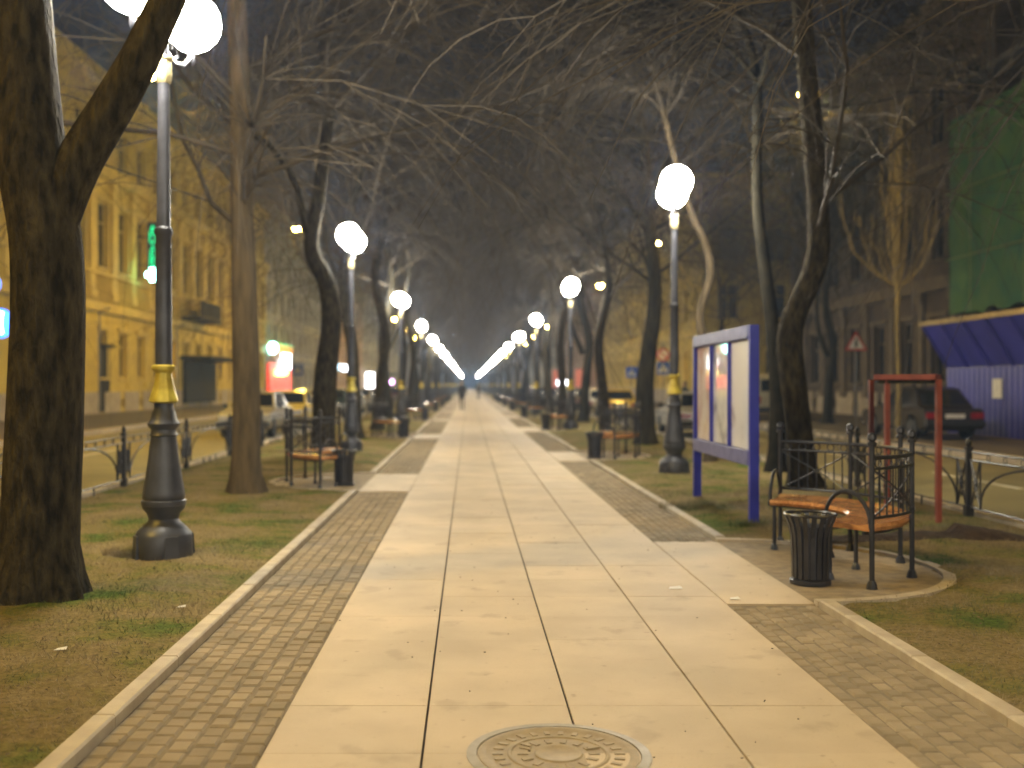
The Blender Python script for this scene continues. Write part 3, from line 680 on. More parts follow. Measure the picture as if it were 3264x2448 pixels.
# minibus
vn = thing('minibus', 'pale cream minibus parked beyond the notice board on the right', 'van', (12.9, 45.5, .03), PI*0)
vp = paint('cream van paint', (.42, .38, .26), .35)
side = [(-2.3, .35), (-2.33, 1.0), (-2.2, 1.75), (-2.0, 1.95), (1.3, 1.95), (1.6, 1.85), (2.1, 1.15), (2.4, 1.0), (2.45, .4), (2.3, .3)]+[(1.55+.38*math.cos(PI*k/8), .3+.38*math.sin(PI*k/8)) for k in range(9)]+[(-1.35+.38*math.cos(PI*k/8), .3+.38*math.sin(PI*k/8)) for k in range(9)]
b = MB(); b.prism(side, -.95, .95); b.build('body', vp, vn, bevel=.06)
for s in (-1, 1):
    for (a, c_) in ((-2.0, -1.1), (-1.0, 0.0), (.1, 1.2)):
        b = MB(); b.box((s*.952, (a+c_)/2, 1.42), (.02, c_-a, .5)); b.build('side_window', M['glass'], vn)
    b = MB(); b.box((s*.42, -2.29, 1.45), (.68, .06, .48), Matrix.Rotation(-.17, 3, 'X')); b.build('rear_window', M['glass'], vn)
    b = MB(); b.box((s*.85, -2.335, .85), (.12, .04, .3)); b.build('tail_light', M['tail'], vn)
    for y in (1.55, -1.35): wheel_into(vn, s*.86, y, .33, .2)
b = MB(); b.box((0, -2.36, .45), (1.8, .12, .18)); b.build('rear_bumper', M['black'], vn, bevel=.02)
b = MB(); b.box((0, -2.345, .75), (.52, .02, .115)); b.build('number_plate', M['white'], vn)

# ------------------------------------------------------------------ buildings
def wallmesh(b, rects, L, H, T, depth=.28):
    """wall in local coords: u along length 0..L, v up 0..H, front at w=0, openings recessed to w=-depth"""
    us = sorted({0, L}|{r[0] for r in rects}|{r[1] for r in rects}); vs = sorted({0, H}|{r[2] for r in rects}|{r[3] for r in rects})
    RS = set()
    from bisect import bisect_left
    for r in rects:
        for i in range(bisect_left(us, r[0]), bisect_left(us, r[1])):
            for j in range(bisect_left(vs, r[2]), bisect_left(vs, r[3])): RS.add((i, j))
    for i in range(len(us)-1):
        j = 0
        while j < len(vs)-1:
            if (i, j) in RS: j += 1; continue
            k = j
            while k < len(vs)-1 and (i, k) not in RS: k += 1
            b.add([T(us[i], vs[j], 0), T(us[i+1], vs[j], 0), T(us[i+1], vs[k], 0), T(us[i], vs[k], 0)], [(0,1,2,3)]); j = k
    for (a, c, d, e) in rects:
        o = [T(a, d, 0), T(c, d, 0), T(c, e, 0), T(a, e, 0)]; i_ = [T(a, d, -depth), T(c, d, -depth), T(c, e, -depth), T(a, e, -depth)]
        b.add(o+i_, [(0,1,5,4),(1,2,6,5),(2,3,7,6),(3,0,4,7)])
def building(label, xf, ya, yb, H, depth, wallm, trimm, floors, bay, sgn, basement=True, pil=None, lit=(), endface=False, shop=None, cornices=(), name='building', plinth=None, rust=False):
    """xf: x of the street front; sgn=+1 when the front faces +x (left side of the street)."""
    t = thing(name, label, 'building', (xf, ya, 0)); L = yb-ya
    T = (lambda u, v, w: (sgn*w, u, v))
    b = MB(); rects = []; nb_ = max(1, int(L/bay)); bw = L/nb_; wins = []
    for i in range(nb_):
        c = (i+.5)*bw
        for fi, (z0, z1, ww) in enumerate(floors):
            if shop and fi == 0 and shop[0] <= i < shop[1]: continue
            rects.append((c-ww/2, c+ww/2, z0, z1)); wins.append((c, z0, z1, ww, (i, fi) in lit))
        if basement: rects.append((c-.35, c+.35, .3, .75)); wins.append((c, .3, .75, .7, False))
    if shop: rects.append((shop[0]*bw+.3, shop[1]*bw-.3, .4, 3.2))
    rects = [tuple(round(q, 4) for q in r) for r in rects]
    wallmesh(b, rects, L, H, T)
    # ends, back, roof
    D = -depth
    b.add([T(0,0,0), T(0,0,D), T(0,H,D), T(0,H,0)], [(0,1,2,3)]); b.add([T(L,0,0), T(L,0,D), T(L,H,D), T(L,H,0)], [(0,1,2,3)])
    b.add([T(0,0,D), T(L,0,D), T(L,H,D), T(0,H,D)], [(0,1,2,3)]); b.add([T(0,H,0), T(L,H,0), T(L,H,D), T(0,H,D)], [(0,1,2,3)])
    b.build('wall', wallm, t)
    r = MB(); r.add([T(-.3, H+.02, .5), T(L+.3, H+.02, .5), T(L+.3, H+.02, D-.3), T(-.3, H+.02, D-.3), T(-.3, H+2.2, D/2), T(L+.3, H+2.2, D/2)], [(0,1,5,4),(2,3,4,5),(0,4,3),(1,2,5),(0,3,2,1)]); r.build('roof', M['metal'], t)
    tr = MB()
    def band(z, h, p): 
        a = [T(-.05, z, .003), T(L+.05, z, .003), T(L+.05, z, p), T(-.05, z, p), T(-.05, z+h, .003), T(L+.05, z+h, .003), T(L+.05, z+h, p*1.1), T(-.05, z+h, p*1.1)]
        tr.add(a, [(0,1,2,3),(4,5,6,7),(0,1,5,4),(1,2,6,5),(2,3,7,6),(3,0,4,7)])
    for z, h, p in cornices: band(z, h, p)
    band(H-.55, .5, .5)
    tr.build('cornice', trimm, t)
    if plinth:
        pl = MB(); g = sorted([(r_[0], r_[1]) for r_ in rects if r_[2] < .9]); u = 0
        segs = []
        for a, c in g: segs.append((u, a)); u = c
        segs.append((u, L))
        for a, c in segs:
            if c-a > .02: pl.add([T(a, 0, .002), T(c, 0, .002), T(c, 1.15, .002), T(a, 1.15, .002), T(a, 0, .06), T(c, 0, .06), T(c, 1.12, .06), T(a, 1.12, .06)], [(0,1,2,3),(4,5,6,7),(0,1,5,4),(1,2,6,5),(2,3,7,6),(3,0,4,7)])
        pl.build('plinth', plinth, t)
    if pil:
        q = MB(); z0, z1, w = pil
        for i in range(nb_+1):
            c = min(max(i*bw, w/2), L-w/2)
            for (za, zb2, ww, pp) in ((z0, z1, w, .16), (z0, z0+.35, w+.16, .22), (z1-.4, z1, w+.2, .26)):
                a = [T(c-ww/2, za, .002), T(c+ww/2, za, .002), T(c+ww/2, za, pp), T(c-ww/2, za, pp)]; a += [(p_[0], p_[1], zb2) for p_ in a]
                q.add(a, [(0,1,2,3),(4,5,6,7),(0,1,5,4),(1,2,6,5),(2,3,7,6),(3,0,4,7)])
        q.build('pilasters', trimm, t)
    if rust:
      for a, c in [(i*bw-.85+.0, i*bw+.85) for i in range(nb_+1)]:
        a, c = max(a, 0), min(c, L); q = MB(); z = 1.3
        while z < 5.3:
            if True:
                q.add([T(a, z, .002), T(c, z, .002), T(c, z, .045), T(a, z, .045), T(a, z+.34, .002), T(c, z+.34, .002), T(c, z+.34, .045), T(a, z+.34, .045)], [(0,1,2,3),(4,5,6,7),(0,1,5,4),(1,2,6,5),(2,3,7,6),(3,0,4,7)])
            z += .42
        q.build('rusticated_pier', wallm, t)
    # windows: frame with pane as a sub-part; meshes shared per size
    cache = {}
    for (c, z0, z1, ww, lt) in wins[:100]:
        key = (round(ww, 2), round(z1-z0, 2), lt)
        if key not in cache:
            f = MB(); h = z1-z0; fr = .07 if h > 1 else .04
            def bx(u0, u1, v0, v1, w0, w1):
                a = [T(u0, v0, w0), T(u1, v0, w0), T(u1, v0, w1), T(u0, v0, w1)]; a += [(p_[0], p_[1], p_[2]+v1-v0) for p_ in a]
                f.add(a, [(0,1,2,3),(4,5,6,7),(0,1,5,4),(1,2,6,5),(2,3,7,6),(3,0,4,7)])
            bx(-ww/2, ww/2, 0, fr, -.24, -.16); bx(-ww/2, ww/2, h-fr, h, -.24, -.16); bx(-ww/2, -ww/2+fr, fr, h-fr, -.24, -.16); bx(ww/2-fr, ww/2, fr, h-fr, -.24, -.16)
            if h > 1: bx(-.03, .03, fr, h-fr, -.235, -.17); bx(-ww/2+fr, -.03, h*.68, h*.68+.06, -.235, -.17); bx(.03, ww/2-fr, h*.68, h*.68+.06, -.235, -.17); bx(-ww/2-.12, ww/2+.12, -.13, -.01, .003, .16)
            if h > 1:
                bx(-ww/2-.2, -ww/2-.02, -.01, h+.05, .003, .07); bx(ww/2+.02, ww/2+.2, -.01, h+.05, .003, .07); bx(-ww/2-.28, ww/2+.28, h+.055, h+.25, .003, .16)
            fo = f.build('window', trimm, t); p = MB(); p.add([T(-ww/2, 0, -.27), T(ww/2, 0, -.27), T(ww/2, h, -.27), T(-ww/2, h, -.27), T(-ww/2, 0, -.22), T(ww/2, 0, -.22), T(ww/2, h, -.22), T(-ww/2, h, -.22)], [(0,1,2,3),(4,5,6,7),(0,1,5,4),(1,2,6,5),(2,3,7,6),(3,0,4,7)])
            po = p.build('pane', M['litglass'] if lt else M['glass'], fo); cache[key] = (fo, po); fo.location = (0, c, z0)
        else:
            fo, po = cache[key]; f2 = fo.copy(); C.objects.link(f2); f2.parent = t; f2.location = (0, c, z0); p2 = po.copy(); C.objects.link(p2); p2.parent = f2
    if len(wins) > 100:
        rest = MB()
        for (c, z0, z1, ww, lt) in wins[100:]:
            a = [T(c-ww/2, z0, -.25), T(c+ww/2, z0, -.25), T(c+ww/2, z1, -.25), T(c-ww/2, z1, -.25), T(c-ww/2, z0, -.2), T(c+ww/2, z0, -.2), T(c+ww/2, z1, -.2), T(c-ww/2, z1, -.2)]
            rest.add(a, [(0,1,2,3),(4,5,6,7),(0,1,5,4),(1,2,6,5),(2,3,7,6),(3,0,4,7)])
        rest.build('far_windows', M['glass'], t)['kind'] = 'stuff'
    return t, T, bw
yw = pmat('ochre facade plaster', (.60, .45, .06), (.44, .32, .045), .7, .85, bump=.3, bscale=8, dist=.02)
yt = pmat('ochre trim plaster', (.62, .47, .10), (.48, .36, .075), 1.2, .85)
gw = pmat('grey blue facade plaster', (.27, .26, .25), (.20, .19, .18), .8, .85); gt = pmat('pale trim plaster', (.42, .39, .33), None, 2, .85)
ow = pmat('tan facade plaster', (.44, .27, .11), (.33, .20, .08), .8, .85); ot = pmat('tan trim plaster', (.45, .33, .19), None, 2, .85)
pw = pmat('pale facade plaster', (.38, .34, .25), (.29, .26, .19), .8, .85)
dw = pmat('brown facade plaster', (.085, .058, .03), (.055, .038, .02), .8, .85); dt = pmat('drab trim plaster', (.14, .105, .06), None, 2, .85)
pl = pmat('limestone plinth', (.40, .34, .25), (.30, .25, .18), 2, .85, bump=.3, bscale=10)
FL = [(1.9, 4.3, 1.3), (7.6, 11.0, 1.55), (13.0, 15.2, 1.4)]
B1, T1, bw1 = building('long ochre palace facade with pilasters and balustrade behind the big left tree', -19.0, 30, 97, 17.5, 14, yw, yt, FL, 3.05, 1, pil=(5.95, 12.2, .75), cornices=((5.25, .45, .35), (7.15, .16, .3), (12.2, .5, .45)), plinth=pl, rust=True, lit={(11, 0)})
q = MB()
for i in range(220): 
    u = .15+i*67/220; q.box(T1(u, 6.42, .1), (.09, .09, 1.4))
q.build('balustrade', yt, B1)
q = MB(); q.box(T1(24.3, 1.8, -.1), (.3, 1.4, 3.4)); q.box(T1(24.3, 3.55, .05), (.5, 1.9, .12)); q.build('door', M['barkdark'], B1)
q = MB(); q.box(T1(41, 5.9, .75), (1.5, 5.5, .22)); q.box(T1(41, 6.55, 1.45), (.06, 5.5, 1.0)); q.build('balcony', M['barkdark'], B1)
q = MB(); q.box(T1(43, 3.3, 1.0), (2.0, 9, .28)); q.box(T1(43, 1.7, .2), (.3, 8, 2.8)); q.build('shop_canopy', M['barkdark'], B1)
q = MB()
for u in (22.6, 36.6): q.tube([T1(u, 0.1, .35), T1(u, 5.2, .35), T1(u, 5.4, .9)], .05, 6)
q.build('drainpipe', M['metal'], B1)
B2, _, _ = building('grey blue four storey building beyond the ochre facade on the left', -19.2, 97.6, 136, 19, 13, gw, gt, [(1.4, 3.4, 1.6), (5.2, 7.4, 1.2), (8.6, 10.8, 1.2), (12.2, 14.4, 1.2), (15.4, 17.2, 1.1)], 3.6, 1, basement=False, cornices=((4.2, .35, .35), (11.4, .25, .2)), lit={(2, 0), (5, 0), (7, 1)})
B3, _, _ = building('tan orange building further along the left side', -18.9, 136.5, 186, 16, 12, ow, ot, [(1.4, 3.4, 1.6), (5.2, 7.6, 1.2), (9.2, 11.4, 1.2), (12.6, 14.4, 1.1)], 4.0, 1, basement=False, cornices=((4.2, .35, .35),), lit={(3, 0), (6, 0)})
building('pale far building at the end of the left row', -19, 186.5, 290, 18, 12, pw, gt, [(1.4, 3.6, 2.0), (5.4, 8, 1.5), (9.4, 12, 1.5), (13.2, 15.4, 1.5)], 5.2, 1, basement=False, cornices=((4.3, .35, .35),))
building('last dim building of the left side in the distance', -19.2, 291, 620, 17, 12, ow, ot, [(1.4, 3.6, 3), (5.4, 8, 2), (9.4, 12, 2)], 11, 1, basement=False)
# right side
B5, T5, _ = building('dim brown building with pale half columns behind the bare sapling on the right', 19.0, 37.5, 61.5, 17, 14, dw, dt, [(1.6, 4.2, 1.4), (6.6, 9.4, 1.25), (11.2, 13.6, 1.2)], 3.0, -1, pil=(.9, 5.3, .5), cornices=((5.3, .5, .4), (10.2, .3, .25)), plinth=pl, lit=set())
B6, T6, _ = building('ochre corner building across the side street on the right', 17.0, 76, 131, 17, 22, yw, yt, [(1.6, 4.0, 1.4), (6.4, 8.8, 1.25), (10.6, 12.8, 1.2), (14.0, 15.6, 1.1)], 3.4, -1, basement=False, cornices=((5.1, .4, .35), (9.8, .25, .25)), plinth=pl, lit={(1, 0), (4, 0)})
# end wall of the corner building: windows and bands facing the side street
q = MB(); 
for z, h, p_ in ((5.1, .4, .35), (9.8, .25, .25), (16.4, .5, .5)): q.box((11.0, -.003-p_/2, z+h/2), (22, p_, h))
for i in range(6):
    cx = 1.9+i*3.5
    for z0, z1 in ((1.6, 4.0), (6.4, 8.8), (10.6, 12.8)):
        for dx in (-.8, .8): q.box((cx+dx, -.06, (z0+z1)/2), (.16, .11, z1-z0+.3))
        q.box((cx, -.09, z1+.16), (1.9, .17, .2)); q.box((cx, -.09, z0-.12), (1.8, .17, .12))
q.build('end_trim', yt, B6)
for i in range(6):
    cx = 1.9+i*3.5
    for z0, z1 in ((1.6, 4.0), (6.4, 8.8), (10.6, 12.8)):
        q = MB(); q.box((cx, -.02, (z0+z1)/2), (1.35, .03, z1-z0)); o = q.build('end_window', M['glass'], B6)
        q = MB(); q.box((cx, -.045, (z0+z1)/2), (.07, .02, z1-z0)); q.box((cx, -.047, z0+(z1-z0)*.66), (1.35, .02, .07)); q.build('sash', yt, o)
building('tan building with shop signs further along the right side', 17.2, 131.6, 186, 18, 14, ow, ot, [(1.4, 3.6, 2.0), (5.2, 7.6, 1.2), (9.0, 11.4, 1.2), (12.8, 15, 1.2)], 3.9, -1, basement=False, cornices=((4.3, .35, .35),), lit={(2, 0), (4, 0), (9, 0)})
building('pale far building on the right side of the avenue', 17, 186.6, 300, 16, 12, pw, gt, [(1.4, 3.6, 2.0), (5.4, 8, 1.5), (9.4, 12, 1.5)], 5.6, -1, basement=False, cornices=((4.3, .35, .35),))
building('last dim building of the right side in the distance', 17.2, 301, 620, 17, 12, ow, ot, [(1.4, 3.6, 3), (5.4, 8, 2), (9.4, 12, 2)], 11, -1, basement=False)
# building under repair, wrapped in green netting
gs = thing('scaffolded_building', 'building wrapped in green debris netting above the blue hoarding', 'building', (17.0, 18, 0))
b = MB(); b.box((9.6, 9.4, 8), (14, 18.6, 16)); b.build('wall', dw, gs)
b = MB(); ny, nz = 76, 56
for j in range(nz+1):
    for i in range(ny+1):
        y = i*18.8/ny; z = 4.0+j*6.8/nz
        z += (.25*noise.noise(Vector((y*1.3, 0, 5)))) if j == 0 else 0
        w_ = .05*math.sin(y*PI/1.17)+.10*noise.noise(Vector((y*.9, z*.5, 0)))+.04*noise.noise(Vector((y*3, z*2, 4)))
        b.v.append((w_, y, z))
for j in range(nz):
    for i in range(ny): a = j*(ny+1)+i; b.f.append((a, a+1, a+ny+2, a+ny+1)); b.mi.append(0)
nv = len(b.v); nf = list(b.f)
b.v += [(x+.02, y, z) for x, y, z in b.v]; b.f += [tuple(i+nv for i in f[::-1]) for f in nf]; b.mi += [0]*len(nf)
b.add([(0, 18.8, 4), (1.2, 18.8, 4), (1.2, 18.8, 10.8), (0, 18.8, 10.8)], [(0,1,2,3)])
b.build('netting', M['net'], gs, True)
b = MB()
for z in (5.9, 8.2, 10.5): b.tube([(-.13, .0, z), (-.13, 18.8, z)], .028, 5)
for y in (2.2, 6.0, 9.8, 13.6, 17.0): b.tube([(-.14, y, 4), (-.14, y, 10.8)], .018, 5)
b.build('netting_seams', M['tape'], gs)
b = MB()
for y in [k*2.35 for k in range(9)]:
    for x in (.35, 1.35): b.tube([(x, y, 0), (x, y, 14.5)], .03, 6)
for z in (2.2, 4.2, 6.2, 8.2, 10.2, 12.2):
    for x in (.35, 1.35): b.tube([(x, 0, z), (x, 18.8, z)], .03, 6)
    b.box((.85, 9.4, z-.06), (.9, 18.8, .05))
b.build('scaffold', M['metal'], gs)
# hoarding with canopy
hd = thing('hoarding', 'blue ribbed site hoarding with an outward leaning canopy on the right pavement', 'hoarding', (14.9, 18, .03))
b = MB(); n = 190; vs = []
for i in range(n+1):
    y = i*14.5/n; x = (0, .035, .035, 0)[i % 4]; vs += [(x, y, 0), (x, y, 2.0)]
for i in range(n+1):
    y = i*14.5/n; x = (0, .035, .035, 0)[i % 4]+.02; vs += [(x, y, 0), (x, y, 2.0)]
fs = []
for i in range(n): a = i*2; fs.append((a, a+2, a+3, a+1)); a += 2*(n+1); fs.append((a+1, a+3, a+2, a))
b.add(vs, fs); b.build('fence_sheet', M['hoarding'], hd)
b = MB(); A = Vector((.05, 0, 2.02)); B_ = Vector((-.75, 0, 3.32))
def cq(o, th): 
    nrm = Vector((B_.z-A.z, 0, -(B_.x-A.x))).normalized()*th
    p0, p1 = A+nrm*o, B_+nrm*o
    return p0, p1
d = (B_-A).normalized(); nr = Vector((d.z, 0, -d.x))
vs = []
for y in (0, 14.5):
    for p in (A, B_, B_+nr*.03, A+nr*.03): vs.append((p.x, y, p.z))
b.add(vs, [(0,1,2,3),(7,6,5,4),(0,4,5,1),(1,5,6,2),(2,6,7,3),(3,7,4,0)]); b.build('canopy', M['hoarding'], hd)
b = MB()
for k in range(12):
    y = .1+k*14.3/11; p0 = A-nr*.04; p1 = B_-nr*.04
    b.tube([(p0.x, y, p0.z), (p1.x, y, p1.z)], .035, 4)

b.build('rafters', M['hoarding'], hd)
b = MB(); b.box((-.78, 7.25, 3.36), (.06, 14.7, .14)); b.build('edge_board', M['plank'], hd)
b = MB(); b.box((-.02, 11.3, 1.37), (.02, .5, .55)); b.build('paper_notice', M['paper'], hd)
# ------------------------------------------------------------------ signs
def tri(r, n=3, rot=PI/2): return [(r*math.cos(rot+2*PI*k/n), r*math.sin(rot+2*PI*k/n)) for k in range(n)]
def flat(b, pts, y, th=.006): # polygon in xz plane facing -y
    n = len(pts); vs = [(p[0], y, p[1]) for p in pts]+[(p[0], y+th, p[1]) for p in pts]
    b.add(vs, [tuple(range(n)), tuple(range(n, 2*n))[::-1]]+[(i, (i+1) % n, n+(i+1) % n, n+i) for i in range(n)])
ws = thing('warning_sign', 'red bordered triangular road sign with an upright arrow on a thin pole', 'road sign', (14.15, 38, 0))
b = MB(); b.tube([(0, .04, 0), (0, .04, 3.4)], .035, 8); b.build('pole', M['metal'], ws)
b = MB(); flat(b, [(x, z+3.0) for x, z in tri(.47)], 0, .02); b.build('border', M['signred'], ws)
b = MB(); flat(b, [(x, z+3.0) for x, z in tri(.34)], -.006); pq = b.build('plate', M['white'], ws)
b = MB(); flat(b, [(-.03, 2.88), (.03, 2.88), (.03, 3.1), (.06, 3.1), (0, 3.22), (-.06, 3.1), (-.03, 3.1)], -.012); b.box((0, -.010, 2.99), (.18, .006, .035)); b.build('arrow', M['black'], pq)
def ped_sign(x, y, z, s, lab, ring=False):
    t = thing('crossing_sign', lab, 'road sign', (x, y, 0), group='blue pedestrian crossing signs')
    b = MB(); b.tube([(0, .05, 0), (0, .05, z+s*(1.9 if ring else .6))], .03, 8); b.build('pole', M['metal'], t)
    b = MB(); b.box((0, 0, z), (s, .03, s)); p = b.build('blue_plate', M['signblue'], t)
    b = MB(); flat(b, [(q[0], q[1]+z-s*.07) for q in tri(s*.44)], -.022); p2 = b.build('white_triangle', M['white'], p)
    b = MB(); k = s*.5; b2 = MB()
    for (a, c) in (((0, .13), (0, -.08)), ((0, -.08), (.14, -.3)), ((0, -.08), (-.13, -.3)), ((0, .06), (.14, -.04)), ((0, .06), (-.12, -.06))): b.tube([(a[0]*s, -.027, z-s*.03+a[1]*s), (c[0]*s, -.027, z-s*.03+c[1]*s)], .022*s/.6, 5)
    b.ball((0, -.027, z+s*.16), .045*s/.6, 8, 6); b.build('walking_figure', M['black'], t)
    if ring:
        b = MB(); b.tube([(.27*s/.62*math.cos(2*PI*j/24), -.01, z+s*1.05+.27*s/.62*math.sin(2*PI*j/24)) for j in range(25)], .045, 6, False); b.tube([(-.17, -.01, z+s*1.05+.17), (.17, -.01, z+s*1.05-.17)], .035, 5); b.build('red_ring', M['signred'], t)
        b = MB(); b.lathe([(.27, -.0), (.27, .01), (.01, .01)], 24, (0, .01, 0)); 
        w2 = MB(); flat(w2, [(.25*math.cos(2*PI*j/24), z+s*1.05+.25*math.sin(2*PI*j/24)) for j in range(24)], .0); w2.build('round_plate', M['white'], t)
ped_sign(9.35, 50, 2.3, .62, 'blue crossing sign under a red round sign left of the notice board', True)
ped_sign(9.1, 58, 2.2, .62, 'blue crossing sign between the two dark trunks on the right')
ped_sign(-12.3, 75, 2.6, .8, 'blue crossing sign on the left pavement right of the red shop')
# illuminated shop signs
def esign(name, lab, cat, parts, loc, group=None):
    t = thing(name, lab, cat, loc, group=group)
    for nm, shape, mat in parts:
        b = MB(); shape(b); b.build(nm, mat, t)
    return t
M['egreen'] = emat('green tube light', (.0, .80, .28), 1.6, (0, .3, .1)); M['ewhitegreen'] = emat('white green light', (.35, 1, .85), 26, (.5, .9, .8))
M['ered'] = emat('red lit panel', (1.0, .05, .02), 1.5, (.5, .03, .02)); M['ewhite'] = emat('white lit panel', (.95, .95, 1.0), 14, (.8, .8, .8)); M['eyellow'] = emat('yellow lit panel', (1.0, .72, .22), 9, (.8, .6, .3))
M['eorange'] = emat('orange lit strip', (1.0, .38, .04), 1.1, (.5, .2, .03)); M['eblue'] = emat('blue lit panel', (.04, .22, 1.0), 5, (.03, .1, .5)); M['ecyan'] = emat('cyan lit panel', (.45, .75, 1.0), 3, (.3, .5, .6)); M['epink'] = emat('pink lit panel', (.9, .45, 1.0), 12, (.7, .4, .7))
def txt(name, body, size, mat, parent, loc, rot, ext=.02, spacing=None):
    cu = bpy.data.curves.new(name, 'FONT'); cu.body = body; cu.size = size; cu.extrude = ext; cu.align_x = 'CENTER'; cu.align_y = 'CENTER'; cu.offset = .012*size
    if spacing: cu.space_line = spacing
    o = bpy.data.objects.new(name, cu); C.objects.link(o); bpy.context.view_layer.update()
    me = bpy.data.meshes.new_from_object(o); bpy.data.objects.remove(o); me.materials.append(mat)
    o = bpy.data.objects.new(name, me); C.objects.link(o); o.parent = parent; o.location = loc; o.rotation_euler = rot; return o
ph = thing('pharmacy_sign', 'tall green neon sign with a bright cross projecting from the ochre facade', 'neon sign', (-17.9, 59, 0))
b = MB(); b.box((0, .1, 9.1), (.62, .16, 3.3)); b.box((-.65, .1, 9.9), (.9, .06, .06)); b.box((-.65, .1, 8.3), (.9, .06, .06)); b.build('backing_board', M['blackiron'], ph)
txt('green_letters', 'А\nП\nТ\nЕ\nК\nА', .62, M['egreen'], ph, (0, -.02, 9.15), (PI/2, 0, 0), spacing=.72)
b = MB(); b.box((0, -.02, 7.75), (.75, .1, .28)); b.box((0, -.02, 7.75), (.28, .104, .75)); b.build('cross', M['ewhitegreen'], ph)
esign('hanging_sign', 'pair of blue-white illuminated ovals projecting at the left picture edge', 'illuminated sign', [
    ('lower_oval', lambda b: b.ball((0, 0, 3.75), .42, 16, 10, 1.25), M['eblue']), ('lower_core', lambda b: b.box((0, -.36, 3.75), (.35, .3, .75)), M['ewhite']),
    ('upper_oval', lambda b: b.ball((-.35, 0, 5.2), .3, 14, 8, 1.2), M['eblue']), ('bracket', lambda b: b.tube([(-1.6, 0, 4.5), (-.3, 0, 4.5), (-.3, 0, 4.9)], .04, 6), M['metal'])], (-17.05, 38, 0))
esign('shop_front', 'red lit shop front with orange and green edged awning behind the straight trunk', 'shop front', [
    ('red_panel', lambda b: b.box((0, 6, 1.9), (.25, 12, 3.4)), M['ered']), ('orange_fascia', lambda b: b.box((.1, 6, 5.1), (.3, 12, .7)), M['eorange']),
    ('green_edge', lambda b: b.box((.12, 6, 5.55), (.34, 12, .12)), M['egreen']), ('white_lightbox', lambda b: b.box((.35, 7.5, 3.9), (.7, 1.6, 1.5)), M['ewhite']),
    ('yellow_lightbox', lambda b: (b.box((.3, 3.9, 2.7), (.6, 2.2, .55)), b.box((.3, 6.4, 2.75), (.6, 1.2, .5))), M['eyellow']), ('green_lamp', lambda b: b.ball((.5, -.4, 5.0), .42, 12, 8, 1.3), M['ewhitegreen'])], (-18.95, 98.6, 0))
esign('lit_sign', 'long pale blue lit fascia sign beyond the leaning tree on the left', 'illuminated sign', [('fascia', lambda b: b.box((0, 0, 4.1), (.3, 8, .8)), M['ecyan']), ('end_box', lambda b: b.box((.6, 3, 4.0), (.9, .3, .9)), M['ewhite'])], (-18.6, 150, 0), 'lit shop signs')
esign('lit_sign', 'upright bluish white lit sign between two trunks on the left', 'illuminated sign', [('box', lambda b: b.box((0, 0, 1.6), (1.4, .3, 4.2)), M['ewhite']), ('bracket', lambda b: b.box((-.8, 0, 2), (.6, .1, .1)), M['metal'])], (-17.6, 186, 0), 'lit shop signs')
esign('lit_sign', 'small pink lit sign on the far left facades', 'illuminated sign', [('disc', lambda b: b.ball((0, 0, 2.2), .55, 12, 8), M['epink']), ('awning', lambda b: b.box((0, 0, 4), (2.4, 3, .5)), M['barkdark'])], (-17.4, 236, 0), 'lit shop signs')
esign('lit_sign', 'pair of blue-white lit boxes low on the right, left of the nearest right tree row', 'illuminated sign', [('upper_box', lambda b: b.ball((0, 0, 1.75), .55, 14, 8), M['ewhite']), ('lower_box', lambda b: b.ball((.35, 0, .75), .36, 12, 8), M['ewhite']), ('pole', lambda b: b.tube([(0, 0, -.1), (0, 0, 1.8)], .06, 6), M['metal'])], (9.9, 110, 0), 'lit shop signs')
for (x, y, z, s, mt, lab) in ((17.0, 186, 2.6, 1.6, 'epinkdim', 'dim reddish advertising board on the far right facades'), (16.6, 143, 2.2, 1.5, 'orangedim', 'dim orange advertising panel on the right beyond the corner building')):
    if mt not in M: M[mt] = emat(mt, (1, .25, .12), .5, (.5, .2, .15))
    b = MB(); b.box((0, 0, z), (s, .2, s*2)); t = thing('advert_board', lab, 'advertising board', (x-1.2, y, 0)); b.build('board', M[mt], t); b = MB(); b.tube([(0, .15, 0), (0, .15, z)], .08, 6); b.build('stand', M['metal'], t)
b = MB(); b.box((0, 0, 0), (.04, .5, 1.5)); 

